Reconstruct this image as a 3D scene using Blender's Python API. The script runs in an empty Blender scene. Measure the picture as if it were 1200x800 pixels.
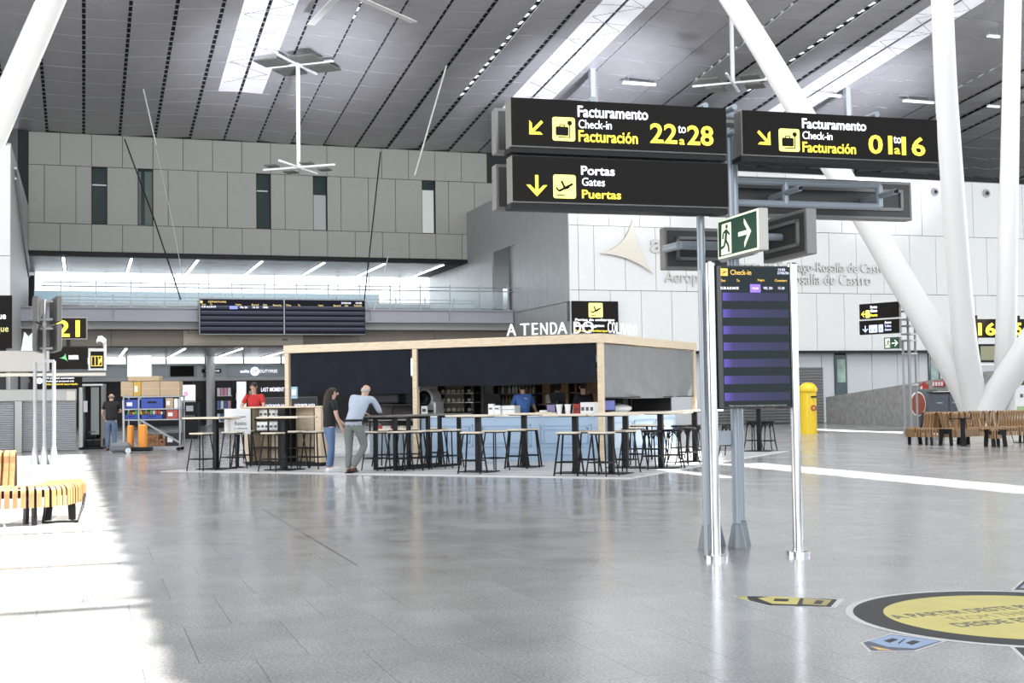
import bpy, bmesh, math, random
from mathutils import Vector, Matrix
random.seed(7)
S = bpy.context.scene
col = S.collection
# ------------------------------------------------------------------ camera
F = 1500.0; PITCH = .0435; ROLL = .0146; H = 1.42
cp, sp = math.cos(PITCH), math.sin(PITCH); cr, sr = math.cos(ROLL), math.sin(ROLL)
FW = Vector((0, cp, sp)); U0 = Vector((0, -sp, cp)); R0 = Vector((1, 0, 0))
RT = R0*cr - U0*sr; UP = R0*sr + U0*cr
cam = bpy.data.cameras.new('camera'); cam_o = bpy.data.objects.new('camera', cam); col.objects.link(cam_o)
cam.sensor_width = 36; cam.lens = F/1200*36; cam.clip_end = 400; cam.clip_start = .1
M = Matrix((RT, UP, -FW)).transposed().to_4x4(); M.translation = Vector((0, 0, H)); cam_o.matrix_world = M
S.camera = cam_o
def ray(px, py): return RT*((px-600)/F) + UP*((400-py)/F) + FW
def G(px, py, z=0.):
    d = ray(px, py); t = (z-H)/d.z; return Vector((d.x*t, d.y*t, z))
def P(px, py, Y):
    d = ray(px, py); t = Y/d.y; return Vector((d.x*t, Y, H+d.z*t))
AL = .3235
AU = Vector((math.cos(AL), math.sin(AL), 0)); AV = Vector((-math.sin(AL), math.cos(AL), 0))
def PB(px, py, b):                       # hit on the plane parallel to the building's long walls
    d = ray(px, py); t = b/d.dot(AV); q = d*t; return Vector((q.dot(AU), b, H+q.z))   # (a, b, z)
def PA(px, py, a):
    d = ray(px, py); t = a/d.dot(AU); q = d*t; return Vector((a, q.dot(AV), H+q.z))
def ab(a, b, z=0): return AU*a + AV*b + Vector((0, 0, z))
# ------------------------------------------------------------------ world, sun, lights, exposure
W = bpy.data.worlds.new('world'); S.world = W; W.use_nodes = True
bg = W.node_tree.nodes['Background']; bg.inputs[0].default_value = (.86, .93, 1, 1); bg.inputs[1].default_value = 2.2
SU, SV = -.55, .15                       # sun travel per metre of fall, along the hall and across it
sun_d = (AU*SU + AV*SV + Vector((0, 0, -1))).normalized()
sl = bpy.data.lights.new('sun', 'SUN'); sl.energy = 34; sl.angle = .010; sl.color = (1, .96, .9)
so = bpy.data.objects.new('sun', sl); col.objects.link(so); so.rotation_euler = sun_d.to_track_quat('-Z', 'Y').to_euler(); so.location = (0, 0, 60)
def area(name, loc, target, sx, sy, e, c=(1, 1, 1)):
    l = bpy.data.lights.new(name, 'AREA'); l.shape = 'RECTANGLE'; l.size = sx; l.size_y = sy; l.energy = e; l.color = c
    o = bpy.data.objects.new(name, l); col.objects.link(o); o.location = loc
    o.rotation_euler = (Vector(target)-Vector(loc)).to_track_quat('-Z', 'Y').to_euler(); return o
area('daylight_fill_top', ab(16, 36, 17), ab(18, 40, 0), 44, 14, 6500, (.99, .99, 1))  # these unseen area lamps are added as daylight fill
area('daylight_fill_rear', ab(0, -22, 8), ab(12, 50, 8), 44, 12, 6500, (.97, .985, 1))
area('daylight_fill_right', ab(66, 30, 9), ab(20, 50, 7), 30, 12, 4500, (.97, .985, 1))
area('daylight_fill_left', ab(-24, 22, 8), ab(8, 20, 0), 30, 12, 6500, (.96, .97, 1))
def bounce(name, a, e):                    # unseen spot lamp added for sunlight thrown up by the polished floor
    l = bpy.data.lights.new(name, 'SPOT'); l.energy = e; l.spot_size = math.radians(30); l.spot_blend = 1; l.shadow_soft_size = 1.5; l.color = (.86, .88, 1)
    o = bpy.data.objects.new(name, l); col.objects.link(o); o.location = ab(a, 37, 3.2); o.rotation_euler = (ab(a, 55, 16)-ab(a, 37, 3.2)).to_track_quat('-Z', 'Y').to_euler()
bounce('bounce_spot_left', 8.8, 42000); bounce('bounce_spot_middle', 22.5, 50000); bounce('bounce_spot_right', 36, 50000)
S.view_settings.view_transform = 'Standard'; S.view_settings.look = 'None'; S.view_settings.gamma = 1
S.view_settings.use_curve_mapping = False; S.view_settings.exposure = 0.0
# ------------------------------------------------------------------ materials
MC = {}
def mat(name, c, rough=.5, metal=0, emit=0, noise=0, nscale=20, bump=0, alpha=1, trans=0, spec=None, ec=None, coat=0):
    if name in MC: return MC[name]
    m = bpy.data.materials.new(name); m.use_nodes = True; nt = m.node_tree; b = nt.nodes['Principled BSDF']
    b.inputs['Base Color'].default_value = (*c, 1); b.inputs['Roughness'].default_value = rough; b.inputs['Metallic'].default_value = metal
    if spec is not None: b.inputs['Specular IOR Level'].default_value = spec
    if coat: b.inputs['Coat Weight'].default_value = coat
    if emit:
        b.inputs['Emission Color'].default_value = (*(ec or c), 1); b.inputs['Emission Strength'].default_value = emit
    if trans: b.inputs['Transmission Weight'].default_value = trans
    if alpha < 1: b.inputs['Alpha'].default_value = alpha
    if noise or bump:
        tc = nt.nodes.new('ShaderNodeTexCoord'); n = nt.nodes.new('ShaderNodeTexNoise'); n.inputs['Scale'].default_value = nscale; n.inputs['Detail'].default_value = 5
        nt.links.new(tc.outputs['Object'], n.inputs['Vector'])
        if noise:
            r = nt.nodes.new('ShaderNodeValToRGB'); r.color_ramp.elements[0].position = .3; r.color_ramp.elements[1].position = .7
            r.color_ramp.elements[0].color = (*[max(0, x*(1-noise)) for x in c], 1); r.color_ramp.elements[1].color = (*[min(1, x*(1+noise)) for x in c], 1)
            nt.links.new(n.outputs['Fac'], r.inputs['Fac']); nt.links.new(r.outputs['Color'], b.inputs['Base Color'])
        if bump:
            bp = nt.nodes.new('ShaderNodeBump'); bp.inputs['Strength'].default_value = bump; bp.inputs['Distance'].default_value = .02
            nt.links.new(n.outputs['Fac'], bp.inputs['Height']); nt.links.new(bp.outputs['Normal'], b.inputs['Normal'])
    MC[name] = m; return m
def wood(name, c1, c2, scale=6, rough=.45, axis='X'):
    m = bpy.data.materials.new(name); m.use_nodes = True; nt = m.node_tree; b = nt.nodes['Principled BSDF']; b.inputs['Roughness'].default_value = rough
    tc = nt.nodes.new('ShaderNodeTexCoord'); mp = nt.nodes.new('ShaderNodeMapping'); n = nt.nodes.new('ShaderNodeTexNoise'); r = nt.nodes.new('ShaderNodeValToRGB')
    mp.inputs['Scale'].default_value = (1, 12, 12) if axis == 'X' else (12, 12, 1)
    n.inputs['Scale'].default_value = scale; n.inputs['Detail'].default_value = 6
    r.color_ramp.elements[0].position = .35; r.color_ramp.elements[1].position = .65
    r.color_ramp.elements[0].color = (*c1, 1); r.color_ramp.elements[1].color = (*c2, 1)
    nt.links.new(tc.outputs['Object'], mp.inputs['Vector']); nt.links.new(mp.outputs['Vector'], n.inputs['Vector'])
    nt.links.new(n.outputs['Fac'], r.inputs['Fac']); nt.links.new(r.outputs['Color'], b.inputs['Base Color']); MC[name] = m; return m
def granite():
    m = bpy.data.materials.new('polished_granite'); m.use_nodes = True; nt = m.node_tree; b = nt.nodes['Principled BSDF']; L = nt.links.new
    tc = nt.nodes.new('ShaderNodeTexCoord'); g = nt.nodes.new('ShaderNodeNewGeometry')
    n = nt.nodes.new('ShaderNodeTexNoise'); n.inputs['Scale'].default_value = 55; n.inputs['Detail'].default_value = 4; n.inputs['Roughness'].default_value = .75
    n2 = nt.nodes.new('ShaderNodeTexNoise'); n2.inputs['Scale'].default_value = 1.1; n2.inputs['Detail'].default_value = 5; n2.inputs['Roughness'].default_value = .65
    L(g.outputs['Position'], n.inputs['Vector']); L(g.outputs['Position'], n2.inputs['Vector'])
    mp = nt.nodes.new('ShaderNodeMapping'); mp.vector_type = 'POINT'; mp.inputs['Rotation'].default_value = (0, 0, -AL); L(g.outputs['Position'], mp.inputs['Vector'])
    dv = nt.nodes.new('ShaderNodeVectorMath'); dv.operation = 'DIVIDE'; dv.inputs[1].default_value = (.6, 1.2, 50); L(mp.outputs['Vector'], dv.inputs[0])
    fl = nt.nodes.new('ShaderNodeVectorMath'); fl.operation = 'FLOOR'; L(dv.outputs[0], fl.inputs[0])
    wn = nt.nodes.new('ShaderNodeTexWhiteNoise'); L(fl.outputs[0], wn.inputs['Vector'])
    r = nt.nodes.new('ShaderNodeValToRGB'); r.color_ramp.elements[0].position = .34; r.color_ramp.elements[1].position = .66
    r.color_ramp.elements[0].color = (.20, .20, .20, 1); r.color_ramp.elements[1].color = (.46, .455, .45, 1); L(n.outputs['Fac'], r.inputs['Fac'])
    def mul(a, lo, hi):
        q = nt.nodes.new('ShaderNodeMapRange'); q.inputs['To Min'].default_value = lo; q.inputs['To Max'].default_value = hi
        q.inputs['From Min'].default_value = .25 if a is n2 else 0; q.inputs['From Max'].default_value = .75 if a is n2 else 1
        L(a.outputs['Fac'] if a is n2 else a.outputs['Value'], q.inputs['Value']); return q
    m1 = mul(n2, .82, 1.16); m2 = mul(wn, .93, 1.07)
    mm = nt.nodes.new('ShaderNodeMath'); mm.operation = 'MULTIPLY'; L(m1.outputs[0], mm.inputs[0]); L(m2.outputs[0], mm.inputs[1])
    vm = nt.nodes.new('ShaderNodeVectorMath'); vm.operation = 'SCALE'; L(r.outputs['Color'], vm.inputs[0]); L(mm.outputs[0], vm.inputs['Scale'])
    L(vm.outputs[0], b.inputs['Base Color'])
    rr = mul(n2, .13, .24); L(rr.outputs[0], b.inputs['Roughness']); b.inputs['Specular IOR Level'].default_value = .75
    return m
# ------------------------------------------------------------------ mesh helpers
class MB:
    def __init__(s): s.v = []; s.f = []
    def add(s, vs, fs):
        n = len(s.v); s.v += [Vector(x) for x in vs]; s.f += [[i+n for i in f] for f in fs]; return s
    def box(s, x0, x1, y0, y1, z0, z1):
        vs = [(x, y, z) for z in (z0, z1) for y in (y0, y1) for x in (x0, x1)]
        return s.add(vs, [(0, 2, 3, 1), (4, 5, 7, 6), (0, 1, 5, 4), (2, 6, 7, 3), (0, 4, 6, 2), (1, 3, 7, 5)])
    def bbox(s, x0, x1, y0, y1, z0, z1, r=.01):      # chamfered box
        bm = bmesh.new(); bmesh.ops.create_cube(bm, size=1)
        for v in bm.verts: v.co = Vector((x0+(v.co.x+.5)*(x1-x0), y0+(v.co.y+.5)*(y1-y0), z0+(v.co.z+.5)*(z1-z0)))
        bmesh.ops.bevel(bm, geom=bm.edges[:], offset=r, segments=1, affect='EDGES')
        s.add([v.co.copy() for v in bm.verts], [[v.index for v in f.verts] for f in bm.faces]) if not bm.verts.index_update() else 0
        bm.free(); return s
    def obox(s, c, ax, ay, az, sx, sy, sz):
        c = Vector(c); vs = [c+ax*(i*sx/2)+ay*(j*sy/2)+az*(k*sz/2) for k in (-1, 1) for j in (-1, 1) for i in (-1, 1)]
        return s.add(vs, [(0, 2, 3, 1), (4, 5, 7, 6), (0, 1, 5, 4), (2, 6, 7, 3), (0, 4, 6, 2), (1, 3, 7, 5)])
    def bar(s, p, q, w, h=None):
        p, q = Vector(p), Vector(q); d = (q-p); L = d.length; d.normalize()
        a = d.cross(Vector((0, 0, 1))); a = Vector((1, 0, 0)) if a.length < 1e-3 else a.normalized(); b = a.cross(d)
        return s.obox((p+q)/2, d, a, b, L, w, h or w)
    def tube(s, pts, r, n=10, cap=True):
        pts = [Vector(p) for p in pts]; rs = r if isinstance(r, (list, tuple)) else [r]*len(pts); base = len(s.v)
        a = None
        for i, p in enumerate(pts):
            d = (pts[min(i+1, len(pts)-1)]-pts[max(i-1, 0)]).normalized()
            if a is None:
                a = d.cross(Vector((0, 0, 1))); a = Vector((1, 0, 0)) if a.length < 1e-3 else a.normalized()
            else: a = (a-d*a.dot(d)).normalized()
            b = d.cross(a)
            for k in range(n):
                t = 2*math.pi*k/n; s.v.append(p+(a*math.cos(t)+b*math.sin(t))*rs[i])
        for i in range(len(pts)-1):
            for k in range(n):
                k2 = (k+1) % n; s.f.append([base+i*n+k, base+i*n+k2, base+(i+1)*n+k2, base+(i+1)*n+k])
        if cap: s.f.append([base+k for k in range(n)][::-1]); s.f.append([base+(len(pts)-1)*n+k for k in range(n)])
        return s
    def lathe(s, prof, c=(0, 0, 0), n=24):
        c = Vector(c); base = len(s.v)
        for r, z in prof:
            for k in range(n):
                t = 2*math.pi*k/n; s.v.append(c+Vector((r*math.cos(t), r*math.sin(t), z)))
        for i in range(len(prof)-1):
            for k in range(n):
                k2 = (k+1) % n; s.f.append([base+i*n+k, base+i*n+k2, base+(i+1)*n+k2, base+(i+1)*n+k])
        s.f.append([base+k for k in range(n)][::-1]); s.f.append([base+(len(prof)-1)*n+k for k in range(n)]); return s
    def prism(s, poly, y0, y1):            # poly in x,z, extruded along y (y0 = front)
        n = len(poly); A = sum(poly[i][0]*poly[(i+1) % n][1]-poly[(i+1) % n][0]*poly[i][1] for i in range(n))
        if A < 0: poly = poly[::-1]
        vs = [(x, y0, z) for x, z in poly]+[(x, y1, z) for x, z in poly]
        return s.add(vs, [list(range(n)), list(range(2*n-1, n-1, -1))]+[[i, i+n, (i+1) % n+n, (i+1) % n] for i in range(n)])
    def flat(s, poly, z0, z1):             # poly in x,y, extruded in z
        n = len(poly); A = sum(poly[i][0]*poly[(i+1) % n][1]-poly[(i+1) % n][0]*poly[i][1] for i in range(n))
        if A < 0: poly = poly[::-1]
        vs = [(x, y, z0) for x, y in poly]+[(x, y, z1) for x, y in poly]
        return s.add(vs, [list(range(n))[::-1], list(range(n, 2*n))]+[[i, (i+1) % n, (i+1) % n+n, i+n] for i in range(n)])
    def ell(s, c, rx, ry, rz, n=14, m=8):
        c = Vector(c); prof = [(math.sin(math.pi*i/m), -math.cos(math.pi*i/m)) for i in range(1, m)]; base = len(s.v)
        for r, z in prof:
            for k in range(n):
                t = 2*math.pi*k/n; s.v.append(c+Vector((rx*r*math.cos(t), ry*r*math.sin(t), rz*z)))
        for i in range(len(prof)-1):
            for k in range(n):
                k2 = (k+1) % n; s.f.append([base+i*n+k, base+i*n+k2, base+(i+1)*n+k2, base+(i+1)*n+k])
        s.v += [c+Vector((0, 0, -rz)), c+Vector((0, 0, rz))]; e = len(s.v)
        for k in range(n):
            s.f.append([base+(k+1) % n, base+k, e-2]); s.f.append([base+(m-2)*n+k, base+(m-2)*n+(k+1) % n, e-1])
        return s
    def build(s, name, m, parent=None, smooth=False, label=None, kind=None, xf=None):
        me = bpy.data.meshes.new(name); vs = s.v if xf is None else [xf(v) for v in s.v]
        me.from_pydata([tuple(v) for v in vs], [], s.f); me.materials.append(m)
        if smooth: me.shade_auto(40) if hasattr(me, 'shade_auto') else [setattr(p, 'use_smooth', True) for p in me.polygons]
        o = bpy.data.objects.new(name, me); col.objects.link(o)
        if parent: o.parent = parent
        if label: o['label'] = label
        if kind: o['kind'] = kind
        return o
def smooth_all(o):
    for p in o.data.polygons: p.use_smooth = True
    return o
def tag(o, label, cat, group=None):
    o['label'] = label; o['category'] = cat
    if group: o['group'] = group
    return o
def thing(name, label, cat, loc=(0, 0, 0), rz=0, group=None):
    o = bpy.data.objects.new(name, None); o.empty_display_size = .2; col.objects.link(o); o.location = loc; o.rotation_euler = (0, 0, rz)
    return tag(o, label, cat, group)
def copy_thing(src, loc, rz=0, label=None):
    r = src.copy(); col.objects.link(r); r.location = loc; r.rotation_euler = (0, 0, rz)
    if label: r['label'] = label
    for ch in list(src.children):
        c = ch.copy(); col.objects.link(c); c.parent = r
        for g in list(ch.children):
            d = g.copy(); col.objects.link(d); d.parent = c
    return r
FONT = None
def text_mesh(body, extr, bold=0):
    cu = bpy.data.curves.new('t', 'FONT'); cu.body = body; cu.extrude = .01; cu.offset = bold; cu.resolution_u = 3; cu.size = 1
    o = bpy.data.objects.new('t', cu); col.objects.link(o)
    dg = bpy.context.evaluated_depsgraph_get(); dg.update(); me = bpy.data.meshes.new_from_object(o.evaluated_get(dg))
    bpy.data.objects.remove(o); bpy.data.curves.remove(cu); return me
def text(body, x, z, w, h, m, parent, y=0, bold=0, name='lettering', th=.006, flat=False, label=None):
    """lettering standing in the local x-z plane facing -y; x,z = lower left, w,h = its box"""
    me = text_mesh(body, th, bold)
    xs = [v.co.x for v in me.vertices]; ys = [v.co.y for v in me.vertices]
    x0, x1, y0, y1 = min(xs), max(xs), min(ys), max(ys)
    for v in me.vertices:
        X = x+(v.co.x-x0)/(x1-x0)*w; Z = z+(v.co.y-y0)/(y1-y0)*h; D = y-th if v.co.z > 0 else y
        v.co = (X, Z, y+th if v.co.z > 0 else y) if flat else (X, D, Z)
    me.materials.clear(); me.materials.append(m)
    o = bpy.data.objects.new(name, me); col.objects.link(o); o.parent = parent
    if label: o['label'] = label
    return o
# shared materials
M_white = mat('white_paint', (.78, .78, .77), .35); M_black = mat('black_metal', (.008, .008, .009), .45, spec=.2); M_tube = mat('lamp_tube', (.9, .92, 1), .5, 0, 7, ec=(.9, .94, 1))
M_signblk = mat('sign_black', (.012, .0105, .0095), .55, spec=.1); M_grey = mat('grey_steel', (.34, .36, .38), .35, .35)
M_chrome = mat('chrome', (.55, .565, .575), .2, 1); M_dgrey = mat('dark_grey', (.09, .09, .09), .5)
M_yel = mat('lit_yellow', (1, .78, .05), .5, 0, 1.0, ec=(1, .80, .06)); M_wht = mat('lit_white', (.9, .9, 1), .5, 0, 1.3, ec=(.88, .88, 1))
M_wood = wood('pale_wood', (.56, .44, .30), (.70, .58, .42), 5); M_tape = mat('white_plastic', (.8, .8, .8), .4)
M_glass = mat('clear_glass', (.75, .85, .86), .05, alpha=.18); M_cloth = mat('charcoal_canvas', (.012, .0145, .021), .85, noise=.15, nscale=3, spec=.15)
# ================================================================== SETTING
XF = lambda v: ab(v.x, v.y, v.z)
def struct(name, mb, m, parent=None):
    o = mb.build(name, m, parent, xf=XF)
    if not parent: o['kind'] = 'structure'
    return o
M_floor = granite()
M_joint = mat('floor_joint', (.16, .16, .16), .6)
M_panel = mat('wall_panel_back', (.37, .37, .335), .5, noise=.025, nscale=3)
M_panelR = mat('wall_panel_white', (.66, .67, .665), .5, noise=.015, nscale=3)
M_seam = mat('panel_seam', (.03, .03, .03), .8)
M_metal = mat('facade_sheet_metal', (.42, .44, .44), .42, .35, noise=.05, nscale=2)
M_roofp = mat('roof_panel', (.40, .39, .405), .40, .2, noise=.05, nscale=1.5)
M_slot = mat('roof_slot_black', (.008, .008, .008), .8)
M_conc = mat('concrete', (.30, .30, .29), .75, noise=.22, nscale=4, bump=.25)
M_beam = mat('painted_beam', (.33, .33, .37), .5)
M_brown = mat('brown_fascia', (.18, .15, .12), .5, noise=.06, nscale=3)
M_win = mat('dark_window_glass', (.02, .045, .05), .06, noise=.4, nscale=1.4)
M_day = mat('daylight_glazing', (.9, .95, 1), .3, 0, 2.2, ec=(.90, .96, 1))
M_shell = mat('building_shell', (.5, .5, .5), .7)
# ---- floor: slab below, granite tiles laid on it (0.6 x 1.2 m)
fl = struct('floor', MB().box(-45, 100, -45, 110, -.3, -.012), M_joint)
tiles = []
far = MB(); ntile = 0
near = []
for j in range(-2, 60):
    b0 = j*1.2
    for i in range(-30, 110):
        a0 = i*.6+(.3 if j % 2 else 0); c = ab(a0+.3, b0+.6)
        if c.y < 3.5: continue
        x = c.x/c.y*F+600
        if -160 < x < 1360 and c.y < 46: near.append((c.y, a0, b0))
near.sort()
tm = None
for k, (d, a0, b0) in enumerate(near):
    if k < 300:
        if tm is None:
            o = MB().box(.0015, .5985, .0015, 1.1985, -.012, 0).build('tile', M_floor, fl, xf=lambda v: AU*v.x+AV*v.y+Vector((0, 0, v.z))); tm = o.data
        else:
            o = bpy.data.objects.new('tile', tm); col.objects.link(o); o.parent = fl
        o.location = ab(a0, b0)
    else: far.box(a0+.0015, a0+.5985, b0+.0015, b0+1.1985, -.012, 0)
far.build('tile_field', M_floor, fl, kind='stuff', xf=XF)
rest = MB()
rest.box(-45, 100, 42, 110, -.012, -.0005).box(-45, 100, -45, 3, -.012, -.0005).box(-45, -11, 3, 42, -.012, -.0005).box(34, 100, 3, 42, -.012, -.0005)
rest.build('far_floor_slab', M_floor, fl, kind='stuff', xf=XF)
# ---- roof
def zr(b): return 15+(67.8-b)*.1125
def slope_box(mb, a0, a1, b0, b1, t0, t1):
    vs = [(a, b, zr(b)+t) for t in (t0, t1) for b in (b0, b1) for a in (a0, a1)]
    mb.add(vs, [(0, 2, 3, 1), (4, 5, 7, 6), (0, 1, 5, 4), (2, 6, 7, 3), (0, 4, 6, 2), (1, 3, 7, 5)])
roof = MB()
def edge_l(b): return .47-.01*(b-6)
# skylights, given by the floor patch the sun draws through each: a from, a to, b from, b to
OPEN = [(lambda b: -13., edge_l, 4.5, 38), (lambda b: 12.1, lambda b: 13.25, 6, 23.5), (lambda b: 10.9+.48*(b-23.5), lambda b: 12.4+.48*(b-23.5), 23.3, 32), (lambda b: 26.3, lambda b: 27.6, 34, 44.5), (lambda b: 10.2, lambda b: 10.7, 19, 22)]
NB = 88
for k in range(NB):
    b0 = -45+k*87/NB; b1 = b0+87/NB; bm = (b0+b1)/2; z = zr(bm)+.3; bf = bm+SV*z; iv = []
    for f0, f1, c0, c1 in OPEN:
        if c0 < bf < c1: iv.append((f0(bf)-SU*z, f1(bf)-SU*z))
    x = -45
    for i0, i1 in sorted(iv): slope_box(roof, x, i0, b0, b1, .06, .5); x = i1
    slope_box(roof, x, 100, b0, b1, .06, .5)
slope_box(roof, -45, 100, 42, 110, .75, 1.0)
ceil = struct('ceiling', roof, M_shell)
bars = MB()
for bf, w in ((9.3, .2), (9.75, .09), (11.9, .14), (15, .12), (18.5, .09), (22, .06), (25.5, .12), (28.5, .2), (31.2, .2), (34.3, .18)):
    b = (bf-SV*(22.9))/(1-SV*.1125)
    slope_box(bars, -6, 13.5, b, b+w, .1, .4)
for bf in (8.5, 12, 15.5, 19): b = (bf-SV*22.9)/(1-SV*.1125); slope_box(bars, 22, 27, b, b+.08, .1, .3)
bars.build('skylight_mullion', M_white, ceil, xf=XF, kind='stuff')
bk = MB(); slope_box(bk, -8, 70, 42, 67.8, .16, .2); bk.build('slot_backing', M_slot, ceil, xf=XF)
STEP = 1.741
M_patch = bpy.data.materials.new('ceiling_light_patch'); M_patch.use_nodes = True  # glowing panes added in place of light patches cast on the ceiling
nt = M_patch.node_tree; b_ = nt.nodes['Principled BSDF']; b_.inputs['Base Color'].default_value = (.6, .6, .64, 1); b_.inputs['Emission Color'].default_value = (.93, .94, 1, 1)
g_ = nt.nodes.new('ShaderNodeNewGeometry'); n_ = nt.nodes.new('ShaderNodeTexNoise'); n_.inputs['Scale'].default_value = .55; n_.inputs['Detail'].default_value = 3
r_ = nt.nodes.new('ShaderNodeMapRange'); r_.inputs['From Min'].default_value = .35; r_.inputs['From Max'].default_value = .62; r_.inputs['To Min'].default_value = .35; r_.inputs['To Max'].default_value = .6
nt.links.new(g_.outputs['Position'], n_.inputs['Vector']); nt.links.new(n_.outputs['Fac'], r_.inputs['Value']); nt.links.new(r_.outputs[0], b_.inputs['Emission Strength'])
panels = []
stuffp = MB(); dash = MB(); rail = MB(); glow = MB()
PATCH = {3: 1, 4: 1, 11: 1, 12: 1, 19: 1, 20: 1}
ROW = 1.84
for s_i in range(-3, 38):
    a0 = .02+s_i*STEP
    for r in range(14):
        b1 = 67.75-r*ROW; b0 = b1-ROW+.055
        lf = (-.30, .30)
        mb = MB(); ph = (s_i-3.5) % 8; tilt = .05*math.cos((s_i+.5-4)/8*2*math.pi)
        sg = -math.sin((s_i+.5-4)/8*2*math.pi)*.07
        A0, A1 = a0+.07, a0+STEP-.07
        vs = []
        for t in (0, .07):
            for b in (b0, b1):
                for a, w in ((A0, -1), (A1, 1)): vs.append((a, b, zr(b)+t+w*sg+.07))
        fs = [(0, 2, 3, 1), (4, 5, 7, 6), (0, 1, 5, 4), (2, 6, 7, 3), (0, 4, 6, 2), (1, 3, 7, 5)]
        mb.add(vs, fs)
        c = ab((A0+A1)/2, (b0+b1)/2, zr(b0)); x = c.x/c.y*F+600; y = 465-(c.z-H)/c.y*F
        vis = -60 < x < 1260 and -50 < y and c.y > 20
        half = None
        if s_i in PATCH and r >= 4:
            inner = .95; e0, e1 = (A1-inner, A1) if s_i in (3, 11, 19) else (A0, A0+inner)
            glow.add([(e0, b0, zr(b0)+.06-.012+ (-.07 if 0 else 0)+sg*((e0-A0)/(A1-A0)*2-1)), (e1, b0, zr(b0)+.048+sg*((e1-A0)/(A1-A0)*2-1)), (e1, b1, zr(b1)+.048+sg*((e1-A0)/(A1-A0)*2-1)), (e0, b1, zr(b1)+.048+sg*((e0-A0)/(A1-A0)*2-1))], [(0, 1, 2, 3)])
        panels.append((vis and y > -30, c.y, mb))
    for b in [67.6-.55*k for k in range(47)]:
        z = zr(b)+.12; dash.box(a0-.07, a0+.07, b, b+.06, z, z+.03)
panels.sort(key=lambda t: (not t[0], t[1]))
for k, (vis, d, mb) in enumerate(panels):
    if k < 300: mb.build('ceiling_panel', M_roofp, ceil, xf=XF)
    else: stuffp.add(mb.v, mb.f)
stuffp.build('ceiling_panel_field', M_roofp, ceil, xf=XF, kind='stuff')
dash.build('slot_clip', M_grey, ceil, xf=XF, kind='stuff')
glow.build('light_patch_pane', M_patch, ceil, xf=XF, kind='stuff')
tr = MB()
for s_ in (4, 12, 20):
    a = .02+s_*STEP
    for k in range(6):
        b = 59-k*2.6
        tr.bar((a-.9, b, zr(b)-.02), (a+.9, b-1.3, zr(b-1.3)-.02), .02); tr.bar((a+.9, b-1.3, zr(b-1.3)-.02), (a-.9, b-2.6, zr(b-2.6)-.02), .02)
tr.build('patch_shadow_bars', M_grey, ceil, xf=XF, kind='stuff')  # bars added to draw the truss shadows inside the light patches
# bright sky showing through some of the slots
ss = MB()
for s_, b0, b1 in ((6, 42, 52), (10, 42, 60), (16, 42, 56), (18, 42, 57), (2, 42, 49), (24, 42, 56)):
    a = .02+s_*STEP
    for k in range(int((b1-b0)/.8)):
        b = b0+k*.8; ss.box(a-.05, a+.05, b, b+.55, zr(b)+.11, zr(b)+.13)
ss.build('slot_glazing', M_day, ceil, xf=XF, kind='stuff')
# ---- panelled walls: cells are parts of the wall
def wall(name, b, t, cells, m, a0, a1, z0, z1, back=True):
    w = struct(name, MB().box(a0, a1, b+.05, b+t, z0, z1), M_seam)
    for (c0, c1, d0, d1) in cells:
        MB().box(c0+.012, c1-.012, b, b+.05, d0+.012, d1-.012).build('wall_panel', m, w, xf=XF)
    return w
g0 = -2.6; zb = (9.07, 10.47, 13.4, 15.05)
cells = []
for k in range(0, 16):
    for z0, z1 in ((zb[0], zb[1]), (zb[2], zb[3])):
        cells.append((g0+1.5*k, g0+1.5*k+1.5, z0, z1))
wins = [2, 3.5, 7.5, 9.5, 13.5]; edges = []
k = -.0
segs = [(0, .5), (.5, 1.5), (1.5, 2), (2.5, 3.5), (4, 4.5), (4.5, 5.5), (5.5, 6.5), (6.5, 7.5), (8, 8.5), (8.5, 9.5), (10, 10.5), (10.5, 11.5), (11.5, 12.5), (12.5, 13.5), (14, 14.5), (14.5, 15.5), (15.5, 16.5)]
for s0, s1 in segs: cells.append((g0+1.5*s0, g0+1.5*s1, zb[1], zb[2]))
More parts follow.
